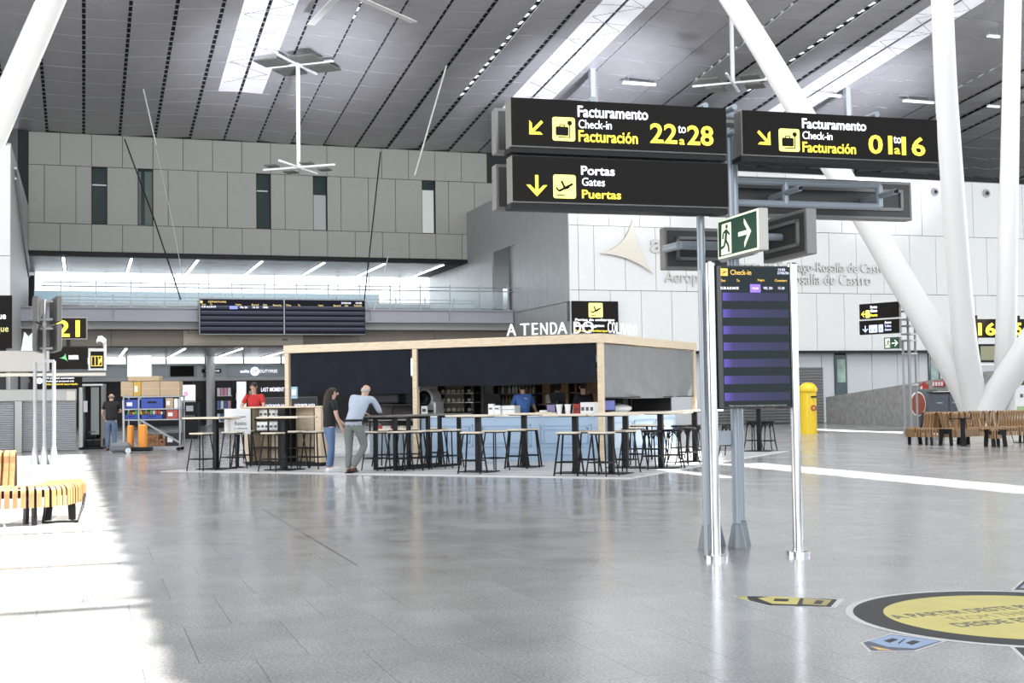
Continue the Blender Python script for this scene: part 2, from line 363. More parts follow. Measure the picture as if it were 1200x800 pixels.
# backing with window openings
wb = MB()
aa = g0-.5; wb.box(aa, 60, 67.85, 68.2, zb[0]-.05, zb[1]); wb.box(aa, 60, 67.85, 68.2, zb[2], 16)
prev = aa
for w_ in wins: wb.box(prev, g0+1.5*w_, 67.85, 68.2, zb[1], zb[2]); prev = g0+1.5*(w_+.5)
wb.box(prev, 60, 67.85, 68.2, zb[1], zb[2])
wback = struct('wall_back', wb, M_seam)
for (c0, c1, d0, d1) in cells: MB().box(c0+.014, c1-.014, 67.8, 67.85, d0+.014, d1-.014).build('wall_panel', M_panel, wback, xf=XF)
for n_w, w_ in enumerate(wins):
    a0, a1 = g0+1.5*w_, g0+1.5*(w_+.5)
    wn = struct('window_%d' % (n_w+1), MB().box(a0, a0+.03, 67.9, 68.1, zb[1], zb[2]).box(a1-.03, a1, 67.9, 68.1, zb[1], zb[2]).box(a0, a1, 67.9, 68.1, zb[1], zb[1]+.04).box(a0, a1, 67.9, 68.1, zb[2]-.04, zb[2]), M_black)
    MB().box(a0+.03, a1-.03, 67.95, 67.97, zb[1]+.04, zb[2]-.04).build('window_pane', mat('tinted_glass', (.04, .075, .075), .25, alpha=.35, spec=.2), wn, xf=XF)
    # the lit or dark office just behind the glass
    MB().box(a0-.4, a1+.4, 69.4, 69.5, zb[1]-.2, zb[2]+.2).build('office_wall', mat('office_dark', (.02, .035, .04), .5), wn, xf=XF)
    if n_w in (1, 3, 4):
        lo = zb[1]-.1 if n_w else 0; hi = {1: zb[2]+.1, 3: 12.6, 4: 13.1}[n_w]
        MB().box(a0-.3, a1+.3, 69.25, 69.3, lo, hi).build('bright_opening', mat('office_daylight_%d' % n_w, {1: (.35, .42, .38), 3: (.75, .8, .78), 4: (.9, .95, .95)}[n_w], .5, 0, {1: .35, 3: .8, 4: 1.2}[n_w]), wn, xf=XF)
        if n_w == 1: MB().box(a0+.2, a0+.38, 68.6, 68.8, zb[1]+.2, zb[2]+.1).build('column', M_black, wn, xf=XF)
    else: MB().box(a0, a1, 69.0, 69.06, zb[2]-.75, zb[2]-.7).build('office_lamp', M_wht, wn, xf=XF)
struct('trim_1', MB().box(-2.6, 20.2, 67.7, 68.3, 8.86, 9.05), M_black)
# right wall with the airport name
zc = (3.38, 6.08, 8.94, 11.65); cells = []
cells.append((20.2, 20.63, zc[0], zc[1])); cells.append((20.2, 20.63, zc[1], zc[2])); cells.append((20.2, 20.63, zc[2], zc[3]))
for k in range(24):
    a = 20.63+1.4925*k
    cells.append((a, a+1.4925, zc[0], zc[1]))
    if k < 14 or k % 2 == 0: cells.append((a, a+(1.4925 if k < 14 else 2.985), zc[2], zc[3]))
    if k == 0: cells.append((a, a+.746, zc[1], zc[2]))
    cells.append((a+.746, a+.746+1.4925, zc[1], zc[2]))
w_right = wall('wall_right', 52.2, .5, cells, M_panelR, 20.25, 57, 3.3, 11.6)
struct('trim_2', MB().box(20.25, 57, 52.15, 52.5, 3.27, 3.37), M_black)
# lower, recessed part of the right wall
cells = []
seams = [PB(x, 440, 52.9).x for x in (905, 963, 978, 992, 1022, 1052, 1077, 1088, 1101, 1130)]
M_low = mat('lower_wall_panel', (.50, .52, .54), .45)
for i in range(len(seams)-1):
    if i in (0, 2, 7): continue
    cells.append((seams[i], seams[i+1], 0, 3.3))
cells += [(seams[0], seams[1], 2.6, 3.3), (24.8, seams[0], 0, 3.3), (seams[-1], seams[-1]+3, 0, 3.3), (seams[-1]+3, seams[-1]+6, 0, 3.3), (seams[-1]+6, 57, 0, 3.3), (20.3, 24.8, 0, 3.3)]
wl = wall('wall_right_lower', 52.9, .4, cells, M_low, 20.3, 57, -.01, 3.3)
lv = MB(); lv.box(seams[0], seams[1], 52.86, 52.9, 0, 2.6)
w7 = struct('window_7', MB().box(seams[2], seams[3], 52.84, 52.88, .0, 3.2), M_win); w8 = struct('window_8', MB().box(seams[7], seams[8], 52.84, 52.88, .0, 3.2), M_win)
MB().box(seams[2]+.1, seams[3]-.1, 52.82, 52.84, 1.9, 3.0).build('painted_sky_reflection', mat('sky_reflection_green', (.20, .28, .24), .1, noise=.5, nscale=2), w7, xf=XF)  # sky reflection put into the colour of a panel on the glass
MB().box(seams[7]+.1, seams[8]-.1, 52.82, 52.84, .9, 3.1).build('painted_sky_reflection', MC['sky_reflection_green'], w8, xf=XF)
o = thing('louvre_grille', 'wide grey louvred shutter low in the white wall behind the yellow post box', 'shutter', ab(seams[0]-3, 52.8), AL)
MB().box(0, seams[1]-seams[0]+3, 0, .05, .02, 2.62).build('backing', M_dgrey, o)
sl0 = None
for k in range(19):
    sl_ = MB().obox((0, 0, 0), Vector((1, 0, 0)), Vector((0, .8, -.6)), Vector((0, .6, .8)), seams[1]-seams[0]+2.9, .09, .012).build('slat', mat('louvre_grey', (.36, .36, .36), .5), o) if k == 0 else None
    if k == 0: sl0 = sl_
    else: sl_ = sl0.copy(); col.objects.link(sl_)
    sl_.location = ((seams[1]-seams[0]+3)/2, -.03, .1+k*.137)
# side facade (runs along b) and the solid of the box
w_side = struct('wall_side', MB().box(20.25, 20.6, 52.3, 80, 0, 11.6), M_metal)
db0, db1 = PA(597.5, 330, 20.2).y, PA(580, 330, 20.2).y; dz = PA(597.5, 288.5, 20.2).z
k = 0; b = 52.2
while b < 80:
    b2 = b+.92; segs2 = [(5.6, 11.65)]
    if b2 > db0 and b < db1: segs2 = [(dz, 11.65)]
    for z0, z1 in segs2: MB().box(20.18, 20.25, b+.008, b2-.008, z0, z1).build('wall_panel', M_metal, w_side, xf=XF)
    MB().box(20.18, 20.25, b+.008, b2-.008, .0, 4.7).build('wall_panel', M_metal, w_side, xf=XF)
    b = b2
d1_ = struct('door_1', MB().box(20.16, 20.25, db0, db1, 5.7, dz), mat('door_dark', (.09, .10, .095), .4))
MB().box(20.12, 20.17, db0+.1, db0+.9, 5.75, 6.9).build('glass_leaf', M_chrome, d1_, xf=XF)
struct('trim_3', MB().box(20.2, 57, 52.3, 80, 11.6, 11.7), M_metal)
# left volume
struct('wall_left', MB().box(-45, -2.6, 51.6, 68.2, 0, 11.3), mat('left_volume', (.40, .41, .40), .45))
wlf = struct('wall_left_front', MB().box(-12, -2.75, 51.5, 51.6, 0, 11.3), M_seam)
for a in (-4.1, -5.6, -7.1):
    for z0, z1 in ((4.6, 7), (7, 11.2)): MB().box(a+.01, a+1.49, 51.4, 51.5, z0+.01, z1-.01).build('wall_panel', mat('pillar_white', (.62, .63, .62), .5), wlf, xf=XF)
o = MB(); o.tube([(-2.5, 53, 10.6), (-2.5, 66, 8.0)], .06); o.tube([(-2.5, 53, 10.2), (-2.5, 66, 7.6)], .05)
tag(o.build('pipe', M_grey, xf=XF), 'pair of slim grey pipes running down the upper left side wall', 'pipe')
struct('wall_far_left', MB().box(-32, -31.6, -45, 68, 0, 24), M_shell)
# mezzanine: bridge slab, soffit, glazing
struct('bridge_slab', MB().box(-2.6, 20.2, 60.4, 77, 5.3, 5.69), M_conc)
br = thing('bridge_beam', 'long lilac-grey steel beam carrying the upper walkway', 'beam', ab(-2.6, 60), AL)
MB().box(0, 22.8, 0, .08, 5.13, 5.69).build('web', M_beam, br); MB().box(0, 22.8, -.12, .3, 5.66, 5.72).build('flange', M_beam, br)
MB().box(0, 22.8, -.12, .5, 5.08, 5.14).build('flange', M_beam, br); MB().box(0, 22.8, .3, .4, 4.75, 5.08).build('lower_strip', mat('beam_underside', (.30, .30, .29), .6), br)
for k in range(1, 6): MB().box(k*3.9, k*3.9+.05, -.1, 0, 5.14, 5.66).build('stiffener', M_beam, br)
fa = struct('trim_4', MB().box(-2.6, 20.2, 61, 61.15, 3.98, 4.8), M_seam)
for k in range(6): MB().box(-2.6+k*3.8+.01, -2.6+(k+1)*3.8-.01, 60.95, 61, 4.0, 4.78).build('fascia_panel', M_brown, fa, xf=XF)
M_soff = mat('soffit_gloss', (.16, .18, .18), .4, .1, noise=.5, nscale=.8)
sof = struct('mezzanine_soffit', MB().box(-2.6, 20.2, 67.9, 76.5, 8.86, 8.95), M_seam)
for k in range(7): MB().box(-.96-3.3+k*3.3+.12, -.96+k*3.3-.12, 68, 76.4, 8.82, 8.86).build('soffit_panel', M_soff, sof, xf=XF)
for k in range(7):
    t_ = thing('linear_ceiling_light', 'slanted white strip light under the upper gallery soffit, number '+'one two three four five six seven'.split()[k]+' from the left', 'light', ab(-.96+k*3.3, 68), AL, 'strip lights under the gallery soffit')
    MB().box(-.06, .06, 0, 8, 8.74, 8.78).build('tube', M_tube, t_); MB().box(-.08, .08, 0, 8, 8.78, 8.83).build('housing', M_white, t_)
struct('wall_gallery_parapet', MB().box(-2.6, 20.2, 76, 76.2, 5.69, 7.15), mat('parapet', (.38, .37, .33), .6))
struct('wall_gallery_top', MB().box(-2.6, 20.2, 76.4, 76.6, 8.9, 15.9), M_shell)
gl = struct('window_6', MB().box(-2.6, 20.2, 76.05, 76.15, 7.15, 7.2), M_grey)
for k in range(12): MB().box(-2.6+k*1.9, -2.56+k*1.9, 76.02, 76.1, 7.15, 8.86).build('mullion', M_grey, gl, xf=XF)
MB().box(-2.6, 20.2, 76.08, 76.09, 7.2, 8.86).build('glass', M_day, gl, xf=XF)
MB().box(-2.6, 17, 75.9, 75.93, 7.15, 7.75).build('blue_lower_glass', mat('pale_blue_film', (.45, .62, .72), .3, 0, .35), gl, xf=XF)
def railing(name, b, z, n, a0, st, lab, hz=1.1, two=True):
    r = thing(name, lab, 'railing', ab(a0, b, z), AL)
    p0 = None
    for k in range(n):
        if p0 is None: p0 = MB().box(-.03, .03, -.03, .03, 0, hz+.12).box(-.05, .05, -.05, .05, 0, .05).build('post', M_grey, r); p = p0
        else: p = p0.copy(); col.objects.link(p)
        p.location = (k*st, 0, 0)
    L = (n-1)*st+.4
    g_ = None
    for k in range(n-1):
        if g_ is None: g_ = MB().box(.05, st-.05, -.01, .01, .08, hz-.2).build('glass_panel', mat('rail_glass', (.62, .74, .78), .08, alpha=.22), r); q = g_
        else: q = g_.copy(); col.objects.link(q)
        q.location = (k*st, 0, 0)
    MB().tube([(-.8, 0, hz), (L+.2, 0, hz)], .025, 6).build('handrail', M_grey, r)
    MB().tube([(-.8, 0, hz-.17), (L+.2, 0, hz-.17)], .03, 6).build('handrail', M_grey, r)
    return r
railing('gallery_railing', 60.1, 5.72, 15, -.95, 1.495, 'steel and glass railing along the front edge of the upper walkway')
railing('gallery_railing', 66.5, 5.69, 14, -.2, 1.6, 'second glass railing set back at the far side of the upper walkway', 1.0)
# ground floor zone behind
struct('ceiling_lower', MB().box(-2.6, 20.2, 61.2, 75.2, 3.96, 4.05), mat('brown_ceiling', (.07, .045, .04), .25, noise=.3, nscale=1))
for k in range(8):
    a = -.75+k*2.62
    t_ = thing('linear_ceiling_light', 'slanted strip light in the dark ceiling under the walkway, number '+'one two three four five six seven eight'.split()[k]+' from the left', 'light', ab(a, 61.4), AL, 'strip lights under the walkway')
    MB().box(-.05, .05, 0, 13, 3.88, 3.91).build('tube', M_tube, t_); MB().box(-.07, .07, 0, 13, 3.91, 3.955).build('housing', M_white, t_)
g9 = struct('window_9', MB().box(-2.6, 20.2, 80, 80.1, 2.8, 2.9), M_grey)
MB().box(-45, 20.2, 80.02, 80.04, 2.9, 4.6).build('glass', M_day, g9, xf=XF)
for k in range(10): MB().box(-2.2+k*2.3, -2.1+k*2.3, 79.9, 80, 2.8, 4.6).build('mullion', M_grey, g9, xf=XF)
struct('wall_shop_back', MB().box(-45, 20.2, 80.2, 80.4, 0, 2.9), mat('shop_dark', (.06, .055, .06), .6))
struct('wall_shop_upper', MB().box(-45, 20.2, 80.2, 80.4, 4.3, 9), M_seam)
# ================================================================== NEAR SIGNS, DISPLAY, DECALS
class Fr:
    """local frame of a thing standing at o, turned by yaw: pixel -> local coordinates"""
    def __init__(s, o, yaw): s.o = Vector(o); s.x = Vector((math.cos(yaw), math.sin(yaw), 0)); s.y = Vector((-math.sin(yaw), math.cos(yaw), 0)); s.yaw = yaw
    def py(s, px, py, yl):     # plane local y = yl -> (x, z)
        d = ray(px, py); c = Vector((0, 0, H)); t = ((s.o+s.y*yl-c).dot(s.y))/d.dot(s.y); q = c+d*t-s.o; return (q.dot(s.x), q.z)
    def px(s, px, py, xl):     # plane local x = xl -> (y, z)
        d = ray(px, py); c = Vector((0, 0, H)); t = ((s.o+s.x*xl-c).dot(s.x))/d.dot(s.x); q = c+d*t-s.o; return (q.dot(s.y), q.z)
def ptext(fr, body, x0, y0, x1, y1, m, parent, yl, bold=0, **k):
    a = fr.py(x0, y1, yl); b = fr.py(x1, y0, yl)
    c = fr.py(x1, y1, yl); zz = (a[1]+c[1])/2
    return text(body, a[0], zz, b[0]-a[0], b[1]-c[1], m, parent, y=yl, bold=bold, **k)
def rpoly(x0, x1, z0, z1, r=.02, n=4):
    out = []
    for cx, cz, a0 in ((x1-r, z1-r, 0), (x0+r, z1-r, 90), (x0+r, z0+r, 180), (x1-r, z0+r, 270)):
        for i in range(n+1):
            t = math.radians(a0+90*i/n); out.append((cx+r*math.cos(t), cz+r*math.sin(t)))
    return out
def glyph(kind, x, z, s, m, parent, y, name='pictogram', th=.004):
    """flat signs inside a unit box scaled to s, lower left at x,z"""
    mb = MB(); P_ = lambda pts: [(x+a*s, z+b*s) for a, b in pts]
    def stroke(p, q, w):
        (a, b), (c, d) = p, q; L = math.hypot(c-a, d-b); nx, nz = -(d-b)/L*w/2, (c-a)/L*w/2
        mb.prism(P_([(a+nx, b+nz), (a-nx, b-nz), (c-nx, d-nz), (c+nx, d+nz)]), y-th, y)
    if kind.startswith('arrow'):
        ang = {'arrow_down': -90, 'arrow_downleft': -135, 'arrow_downright': -45, 'arrow_right': 0, 'arrow_left': 180}[kind]; t = math.radians(ang); c, s_ = math.cos(t), math.sin(t)
        R = lambda a, b: (.5+a*c-b*s_, .5+a*s_+b*c)
        stroke(R(-.48, 0), R(.42, 0), .15)
        for k in (1, -1): mb.prism(P_([R(.5, 0), R(.28, 0), R(-.02, .32*k), R(-.02, .5*k)]), y-th*.99, y)
    if kind == 'plane':
        stroke((.24, .30), (.86, .62), .10); stroke((.50, .45), (.36, .74), .09); stroke((.24, .30), (.12, .46), .07); stroke((.5, .42), (.70, .5), .12)
        stroke((.14, .12), (.5, .12), .05)
    if kind == 'case':
        mb.prism(P_(rpoly(.14, .70, .22, .60, .05, 2)), y-th, y); stroke((.32, .60), (.32, .68), .04); stroke((.32, .68), (.52, .68), .04); stroke((.52, .68), (.52, .60), .04)
        stroke((.76, .14), (.76, .66), .04); stroke((.25, .15), (.78, .15), .04)
        mb.prism(P_([(.76+.11*math.cos(t), .76+.11*math.sin(t)) for t in [k*math.pi/4 for k in range(8)]]), y-th, y)
    if kind == 'runner':
        mb.prism(P_([(.52+.07*math.cos(t), .88+.07*math.sin(t)) for t in [k*math.pi/4 for k in range(8)]]), y-th, y)
        stroke((.5, .78), (.42, .42), .14); stroke((.5, .76), (.72, .60), .07); stroke((.48, .76), (.26, .68), .07); stroke((.26, .68), (.2, .5), .07)
        stroke((.44, .42), (.62, .24), .09); stroke((.62, .24), (.66, .02), .09); stroke((.40, .42), (.30, .24), .09); stroke((.30, .24), (.08, .2), .08)
    return mb.build(name, m, parent)
M_edge = mat('sign_edge_grey', (.20, .195, .19), .45, .2); M_back = mat('sign_back_grey', (.045, .045, .045), .5, .1); M_post = mat('pylon_bluegrey', (.27, .31, .35), .35, .2)
M_ylw = mat('sign_yellow_face', (1, .86, .22), .5, 0, .95, ec=(1, .88, .18))
GY = .275
O_ = G(829, 644); fr = Fr(O_, GY)
py_ = thing('signpost', 'tall four-legged grey signpost with big black panels and yellow arrows behind the check-in screen', 'signpost', O_, GY)
for (x, y) in ((0, 0), (.30, 0), (.21, .26), (.47, .25)):
    MB().tube([(x, y, .1), (x, y, 2.5 if x == .21 else 3.9)], .037, 12).build('post', M_post, py_)
    MB().lathe([(.085, 0), (.085, .015), (.045, .22), (.037, .23)], (x, y, 0), 14).build('base_cone', mat('pylon_cone', (.16, .18, .20), .4, .2), py_)
def sign_box(x0, x1, z0, z1, y0, y1, name='sign_panel', back=False, lab=None):
    s = MB().bbox(x0, x1, y0, y1, z0, z1, .008).build(name, M_edge, py_, label=lab)
    if back:
        MB().box(x0+.03, x1-.03, y0-.004, y0+.01, z0+.03, z1-.03).build('back_sheet', M_back, s)
        f = MB(); a, b, c, d = x0+.12, x1-.12, z0+.09, z1-.09
        f.box(a, b, y0-.03, y0-.004, d-.03, d).box(a, b, y0-.03, y0-.004, c, c+.03).box(a, a+.03, y0-.03, y0-.004, c, d).box(b-.03, b, y0-.03, y0-.004, c, d)
        f.build('back_frame', M_edge, s)
    else:
        MB().box(x0+.008, x1-.008, y0-.006, y0+.002, z0+.012, z1-.004).build('sign_face', M_signblk, s)
        MB().box(x0, x1, y0+.02, y1+.05, z0-.045, z0-.003).build('light_trough', M_black, s)
    return s
YF = -.32
def rect(fr, x0, y0, x1, y1, yl):
    a = fr.py(x0, y0, yl); b = fr.py(x0, y1, yl); c = fr.py(x1, y0, yl); d = fr.py(x1, y1, yl); return a, b, c, d
def facesign(px0, pt0, pb0, px1, lab):
    a = fr.py(px0, pt0, YF); b = fr.py(px0, pb0, YF); c = fr.py(px1, pt0, YF)
    return sign_box(a[0], c[0], b[1], a[1], YF, YF+.16, lab=lab)
s1 = facesign(597.5, 113.5, 171.5, 851, 'check-in 22 to 28 panel')
s2 = facesign(599, 181.5, 237, 853, 'gates panel')
s3 = facesign(868.5, 128.5, 182, 1098, 'check-in 01 to 16 panel')
yf = YF-.006
def picto(par, kind, x0, y0, x1, y1, m=M_yel):
    a = fr.py(x0, y1, yf); b = fr.py(x1, y0, yf); s = b[0]-a[0]
    return glyph(kind, a[0], a[1], s, m, par, yf, 'arrow' if 'arrow' in kind else 'pictogram')
def icon(par, kind, x0, y0, x1, y1):
    a = fr.py(x0, y1, yf); b = fr.py(x1, y0, yf); s = b[0]-a[0]
    MB().prism(rpoly(a[0], a[0]+s, a[1], a[1]+s, .02), yf-.004, yf).build('pictogram_plate', M_ylw, par)
    glyph(kind, a[0], a[1], s, M_signblk, par, yf-.004, 'pictogram', .003)
picto(s1, 'arrow_downleft', 617, 138.5, 638.5, 160.5); icon(s1, 'case', 647.5, 136.5, 673.5, 164.5)
ptext(fr, 'Facturamento', 677, 126, 759, 139, M_wht, s1, yf, .015); ptext(fr, 'Check-in', 678, 141, 716.5, 151, M_wht, s1, yf)
ptext(fr, 'Facturación', 678, 154, 747, 167.5, M_yel, s1, yf, .015)
ptext(fr, '22', 762, 145, 793, 168, M_yel, s1, yf, .018); ptext(fr, 'to', 794.5, 147.5, 803.5, 156, M_wht, s1, yf); ptext(fr, 'a', 796, 163, 802, 169.5, M_yel, s1, yf, .01)
ptext(fr, '28', 805.5, 147.5, 835.5, 170.5, M_yel, s1, yf, .018)
picto(s2, 'arrow_down', 617, 204, 641, 229.5); icon(s2, 'plane', 648.5, 205.5, 674.5, 232)
ptext(fr, 'Portas', 681, 195, 720, 205.5, M_wht, s2, yf, .015); ptext(fr, 'Gates', 682, 208.5, 708.5, 218, M_wht, s2, yf); ptext(fr, 'Puertas', 682, 223, 727.5, 233, M_yel, s2, yf, .015)
picto(s3, 'arrow_downright', 885.5, 151.5, 905.5, 172.5); icon(s3, 'case', 913, 151.5, 936.5, 177)
ptext(fr, 'Facturamento', 940, 140.5, 1014.5, 152, M_wht, s3, yf, .015); ptext(fr, 'Check-in', 940.5, 154.5, 975, 163.5, M_wht, s3, yf)
ptext(fr, 'Facturación', 940.5, 167.5, 1002.5, 179.5, M_yel, s3, yf, .015)
ptext(fr, '01', 1018, 158.5, 1045, 180.5, M_yel, s3, yf, .018); ptext(fr, 'to', 1047, 160, 1055.5, 168, M_wht, s3, yf); ptext(fr, 'a', 1048, 173.5, 1054.5, 180.5, M_yel, s3, yf, .01)
ptext(fr, '16', 1057, 160.5, 1083.5, 182.5, M_yel, s3, yf, .018)
# the signs that face away, seen from behind
YB = .62
def backsign(px0, pt0, pb0, px1, lab):
    a = fr.py(px0, pt0, YB); b = fr.py(px0, pb0, YB); c = fr.py(px1, pt0, YB); return sign_box(a[0], c[0], b[1], a[1], YB, YB+.14, 'rear_sign_panel', True, lab)
backsign(580, 126, 179, 826, 'back of the rear upper left panel'); backsign(580.5, 192, 245.5, 826, 'back of the rear lower left panel')
backsign(836, 205, 252, 1068, 'back of the rear right panel')
backsign(836, 139.5, 187, 1066, 'back of the rear upper right panel')
a = fr.py(778, 266, YB); b = fr.py(778, 315.5, YB)
sign_box(a[0], a[0]+.78, b[1], a[1], YB, YB+.12, 'rear_sign_panel', True, 'back of the small exit panel')
# cross tubes
zs = [fr.py(940, y, .3)[1] for y in (214.5, 239.5, 143, 170, 290)]
x_r = fr.py(1031, 225, .3)[0]; x_l = fr.py(640, 200, .3)[0]
t = MB()
for z in zs[:2]: t.tube([(x_l, .3, z), (x_r, .3, z)], .033, 12)
t.build('cross_tube', M_post, py_)
t = MB()
for z in zs[2:4]: t.tube([(x_l, .3, z+.03), (x_r, .3, z+.03)], .033, 12)
t.build('cross_tube', M_post, py_)
def stub(x, z, y0, y1):
    return MB().tube([(x, y0, z), (x, y1, z)], .028, 10).build('bracket_stub', M_post, py_)
x9 = fr.py(920, 225, .3)[0]
for x in (x9, x_r-.01):
    MB().tube([(x, .3, zs[1]), (x, .3, zs[0])], .036, 12).build('upright', M_post, py_)
    stub(x, (zs[0]+zs[1])/2, .0, .62); MB().tube([(x, -.02, (zs[0]+zs[1])/2), (x, .0, (zs[0]+zs[1])/2)], .02, 10).build('tube_bore', M_black, py_)
for x in (x_l+.3, x_r-.3, .0, .29): stub(x, zs[2], YF+.15, .62); stub(x, zs[3], YF+.15, .62)
for z in (zs[2]-.3, zs[3]-.3, zs[0], zs[1]): stub(x_l+.4, z, YF+.15, .62)
xe = fr.py(797, 290, .3)[0]; MB().tube([(xe, .3, zs[4]), (.5, .3, zs[4])], .04, 12).tube([(xe, .3, zs[4]), (xe-.02, .6, zs[4])], .04, 12).build('cross_tube', M_post, py_)
# the exit sign set square to the others
xs = .16
n0 = fr.px(889, 243, xs); n1 = fr.px(889, 293, xs); f0 = fr.px(841, 257, xs)
def exit_sign(xs, ynear, yfar, z0, z1, face):
    # face: -1 looks left
    s = MB().bbox(min(xs, xs-face*.09), max(xs, xs-face*.09), ynear, yfar, z0, z1, .006).build('exit_sign_panel', mat('exit_frame', (.46, .46, .42), .4), py_, label='green exit panel' if face < 0 else 'back of the second exit panel')
    return s
yn, yfr = n0[0], f0[0]; z1e = n0[1]; z0e = n1[1]
es = exit_sign(xs, yn, yfr, z0e, z1e, -1)
M_glow = mat('exit_glow', (.80, .88, .66), .5, 0, .45); M_grn = mat('exit_green', (.008, .06, .035), .4)
MB().box(xs-.006, xs, yn+.006, yfr-.006, z0e+.006, z1e-.006).build('exit_face_border', M_glow, es)
MB().box(xs-.009, xs-.006, yn+.03, yfr-.03, z0e+.025, z1e-.025).build('exit_face', M_grn, es)
def side_xf(mbv): return mbv
def turned(o, x, y0):   # glyph built in x-z plane -> plane x=const, reading from far (left) to near (right)
    for v in o.data.vertices:
        u, d, w = v.co; v.co = (x+d, y0-u, w)
L_ = yfr-yn; hh = z1e-z0e
dpl = MB().prism([(.10*L_, z0e+.09*hh), (.36*L_, z0e+.09*hh), (.36*L_, z0e+.86*hh), (.13*L_, z0e+.86*hh)], -.003, 0).build('door_field', M_glow, es); turned(dpl, xs-.009, yfr)
rn = glyph('runner', .09*L_, z0e+.12*hh, .74*hh, M_grn, es, 0); turned(rn, xs-.0125, yfr)
arw = glyph('arrow_right', .54*L_, z0e+.14*hh, .70*hh, M_glow, es, 0, 'arrow'); turned(arw, xs-.0125, yfr)
xs2 = .62
m0 = fr.px(944.5, 243.5, xs2); m1 = fr.px(944.5, 297.5, xs2)
e2 = MB().bbox(xs2, xs2+.10, m0[0], m0[0]+L_, m1[1], m0[1], .006).build('rear_sign_panel', M_edge, py_, label='back of the second exit panel')
MB().box(xs2-.004, xs2, m0[0]+.04, m0[0]+L_-.03, m1[1]+.03, m0[1]-.03).build('back_sheet', M_back, e2)
q = MB(); ya, yb_, za, zb_ = m0[0]+.12, m0[0]+L_-.1, m1[1]+.08, m0[1]-.08
q.box(xs2-.03, xs2-.004, ya, yb_, zb_-.03, zb_).box(xs2-.03, xs2-.004, ya, yb_, za, za+.03).box(xs2-.03, xs2-.004, ya, ya+.03, za, zb_); q.build('back_frame', M_edge, e2)
zm = (m0[1]+m1[1])/2; xm = (xs+xs2)/2+.02; ymid = (yn+yfr)/2+.05
q = MB(); q.tube([(xs, ymid, zm), (xs2, ymid, zm)], .033, 10).tube([(xm-.06, ymid, zm-.14), (xm-.06, ymid, zm+.14)], .036, 10).tube([(xm-.06, ymid, zm+.13), (xm-.06, .3, zm+.13)], .033, 10).tube([(xm-.06, ymid, zm-.13), (xm-.06, .3, zm-.13)], .033, 10); q.build('exit_bracket', M_post, py_)
MB().box(-.03, .3, .0, .05, .95, 1.08).build('tie_plate', M_post, py_)
# ---- check-in screen between chrome posts
A_, B_ = G(839, 655), G(935.5, 650); d = B_-A_; SY = math.atan2(d.y, d.x); SW = d.length; fs = Fr(A_, SY)
sc = thing('check_in_screen', 'upright check-in flight display with purple rows held between two chrome posts', 'display', A_, SY)
for x in (0, SW):
    MB().tube([(x, 0, .01), (x, 0, 2.56)], .043, 20).lathe([(.044, 2.56), (.03, 2.575)], (x, 0, 0), 20).build('post', M_chrome, sc)
    MB().lathe([(.10, 0), (.10, .035), (.095, .04), (.045, .042), (.045, .06)], (x, 0, 0), 28).build('base_ring', M_chrome, sc)
MB().tube([(-.075, .03, .01), (-.075, .03, 2.5)], .016, 10).build('cable_tube', M_grey, sc)
a = fs.py(840.5, 311, -.02); b = fs.py(842.5, 479, -.02); c = fs.py(928, 313, -.02)
x0, x1, z0, z1 = .045, SW-.045, b[1], a[1]
hs = MB().bbox(x0, x1, -.03, .09, z0, z1, .006).build('screen_housing', mat('screen_black', (.006, .006, .008), .25), sc)
MB().box(x0+.05, x1-.01, -.033, -.03, z0+.015, z1-.01).build('display_panel', mat('display_dark', (.008, .011, .012), .55, 0, .06, spec=.1, ec=(.35, .5, .55)), hs)
M_row = bpy.data.materials.new('display_row'); M_row.use_nodes = True; nt = M_row.node_tree; pb = nt.nodes['Principled BSDF']; pb.inputs['Base Color'].default_value = (.015, .015, .03, 1); pb.inputs['Roughness'].default_value = .6; pb.inputs['Specular IOR Level'].default_value = .1
tc = nt.nodes.new('ShaderNodeTexCoord'); sx = nt.nodes.new('ShaderNodeSeparateXYZ'); rp = nt.nodes.new('ShaderNodeValToRGB'); nt.links.new(tc.outputs['Generated'], sx.inputs[0]); nt.links.new(sx.outputs['X'], rp.inputs['Fac'])
rp.color_ramp.elements[0].color = (.16, .11, .55, 1); rp.color_ramp.elements[1].color = (.045, .05, .09, 1); rp.color_ramp.elements[0].position = .02; rp.color_ramp.elements[1].position = .8; e = rp.color_ramp.elements.new(.14); e.color = (.07, .065, .19, 1)
nt.links.new(rp.outputs['Color'], pb.inputs['Emission Color']); pb.inputs['Emission Strength'].default_value = 1.0
for yt in (343, 362.4, 381.8, 401, 420.4, 440, 459.6):
    p = fs.py(885, yt, -.033); q = fs.py(885, yt+9.6, -.033); MB().box(x0+.055, x1-.015, -.035, -.033, q[1], p[1]).build('flight_row', M_row, hs)
M_org = mat('screen_orange', (.9, .55, .1), .5, 0, .7); M_lil = mat('screen_lilac', (.75, .75, .95), .5, 0, .9)
ptext(fs, 'Check-in', 856, 316, 880, 322, M_org, hs, -.034, th=.002)
p = fs.py(844.5, 323, -.034); q = fs.py(852.5, 314.5, -.034); MB().box(p[0], q[0], -.036, -.034, p[1], q[1]).build('header_icon', M_org, hs); glyph('plane', p[0], p[1], q[0]-p[0], M_signblk, hs, -.036, th=.002)
for s, x, xe, yy in (('Time', 844.5, 850, 330), ('To', 863, 866.5, 330), ('Flight', 888, 896, 330), ('Counters', 908, 922, 330)): ptext(fs, s, x, yy-3, xe, yy, M_org, hs, -.034, th=.002)
ptext(fs, '15:30 ALICANTE', 844.5, 336, 865.5, 339, M_wht, hs, -.034, th=.002); ptext(fs, 'VRL 201', 894.5, 336, 905, 339, M_lil, hs, -.034, th=.002); ptext(fs, '15-20', 912, 336, 919, 339, M_lil, hs, -.034, th=.002)
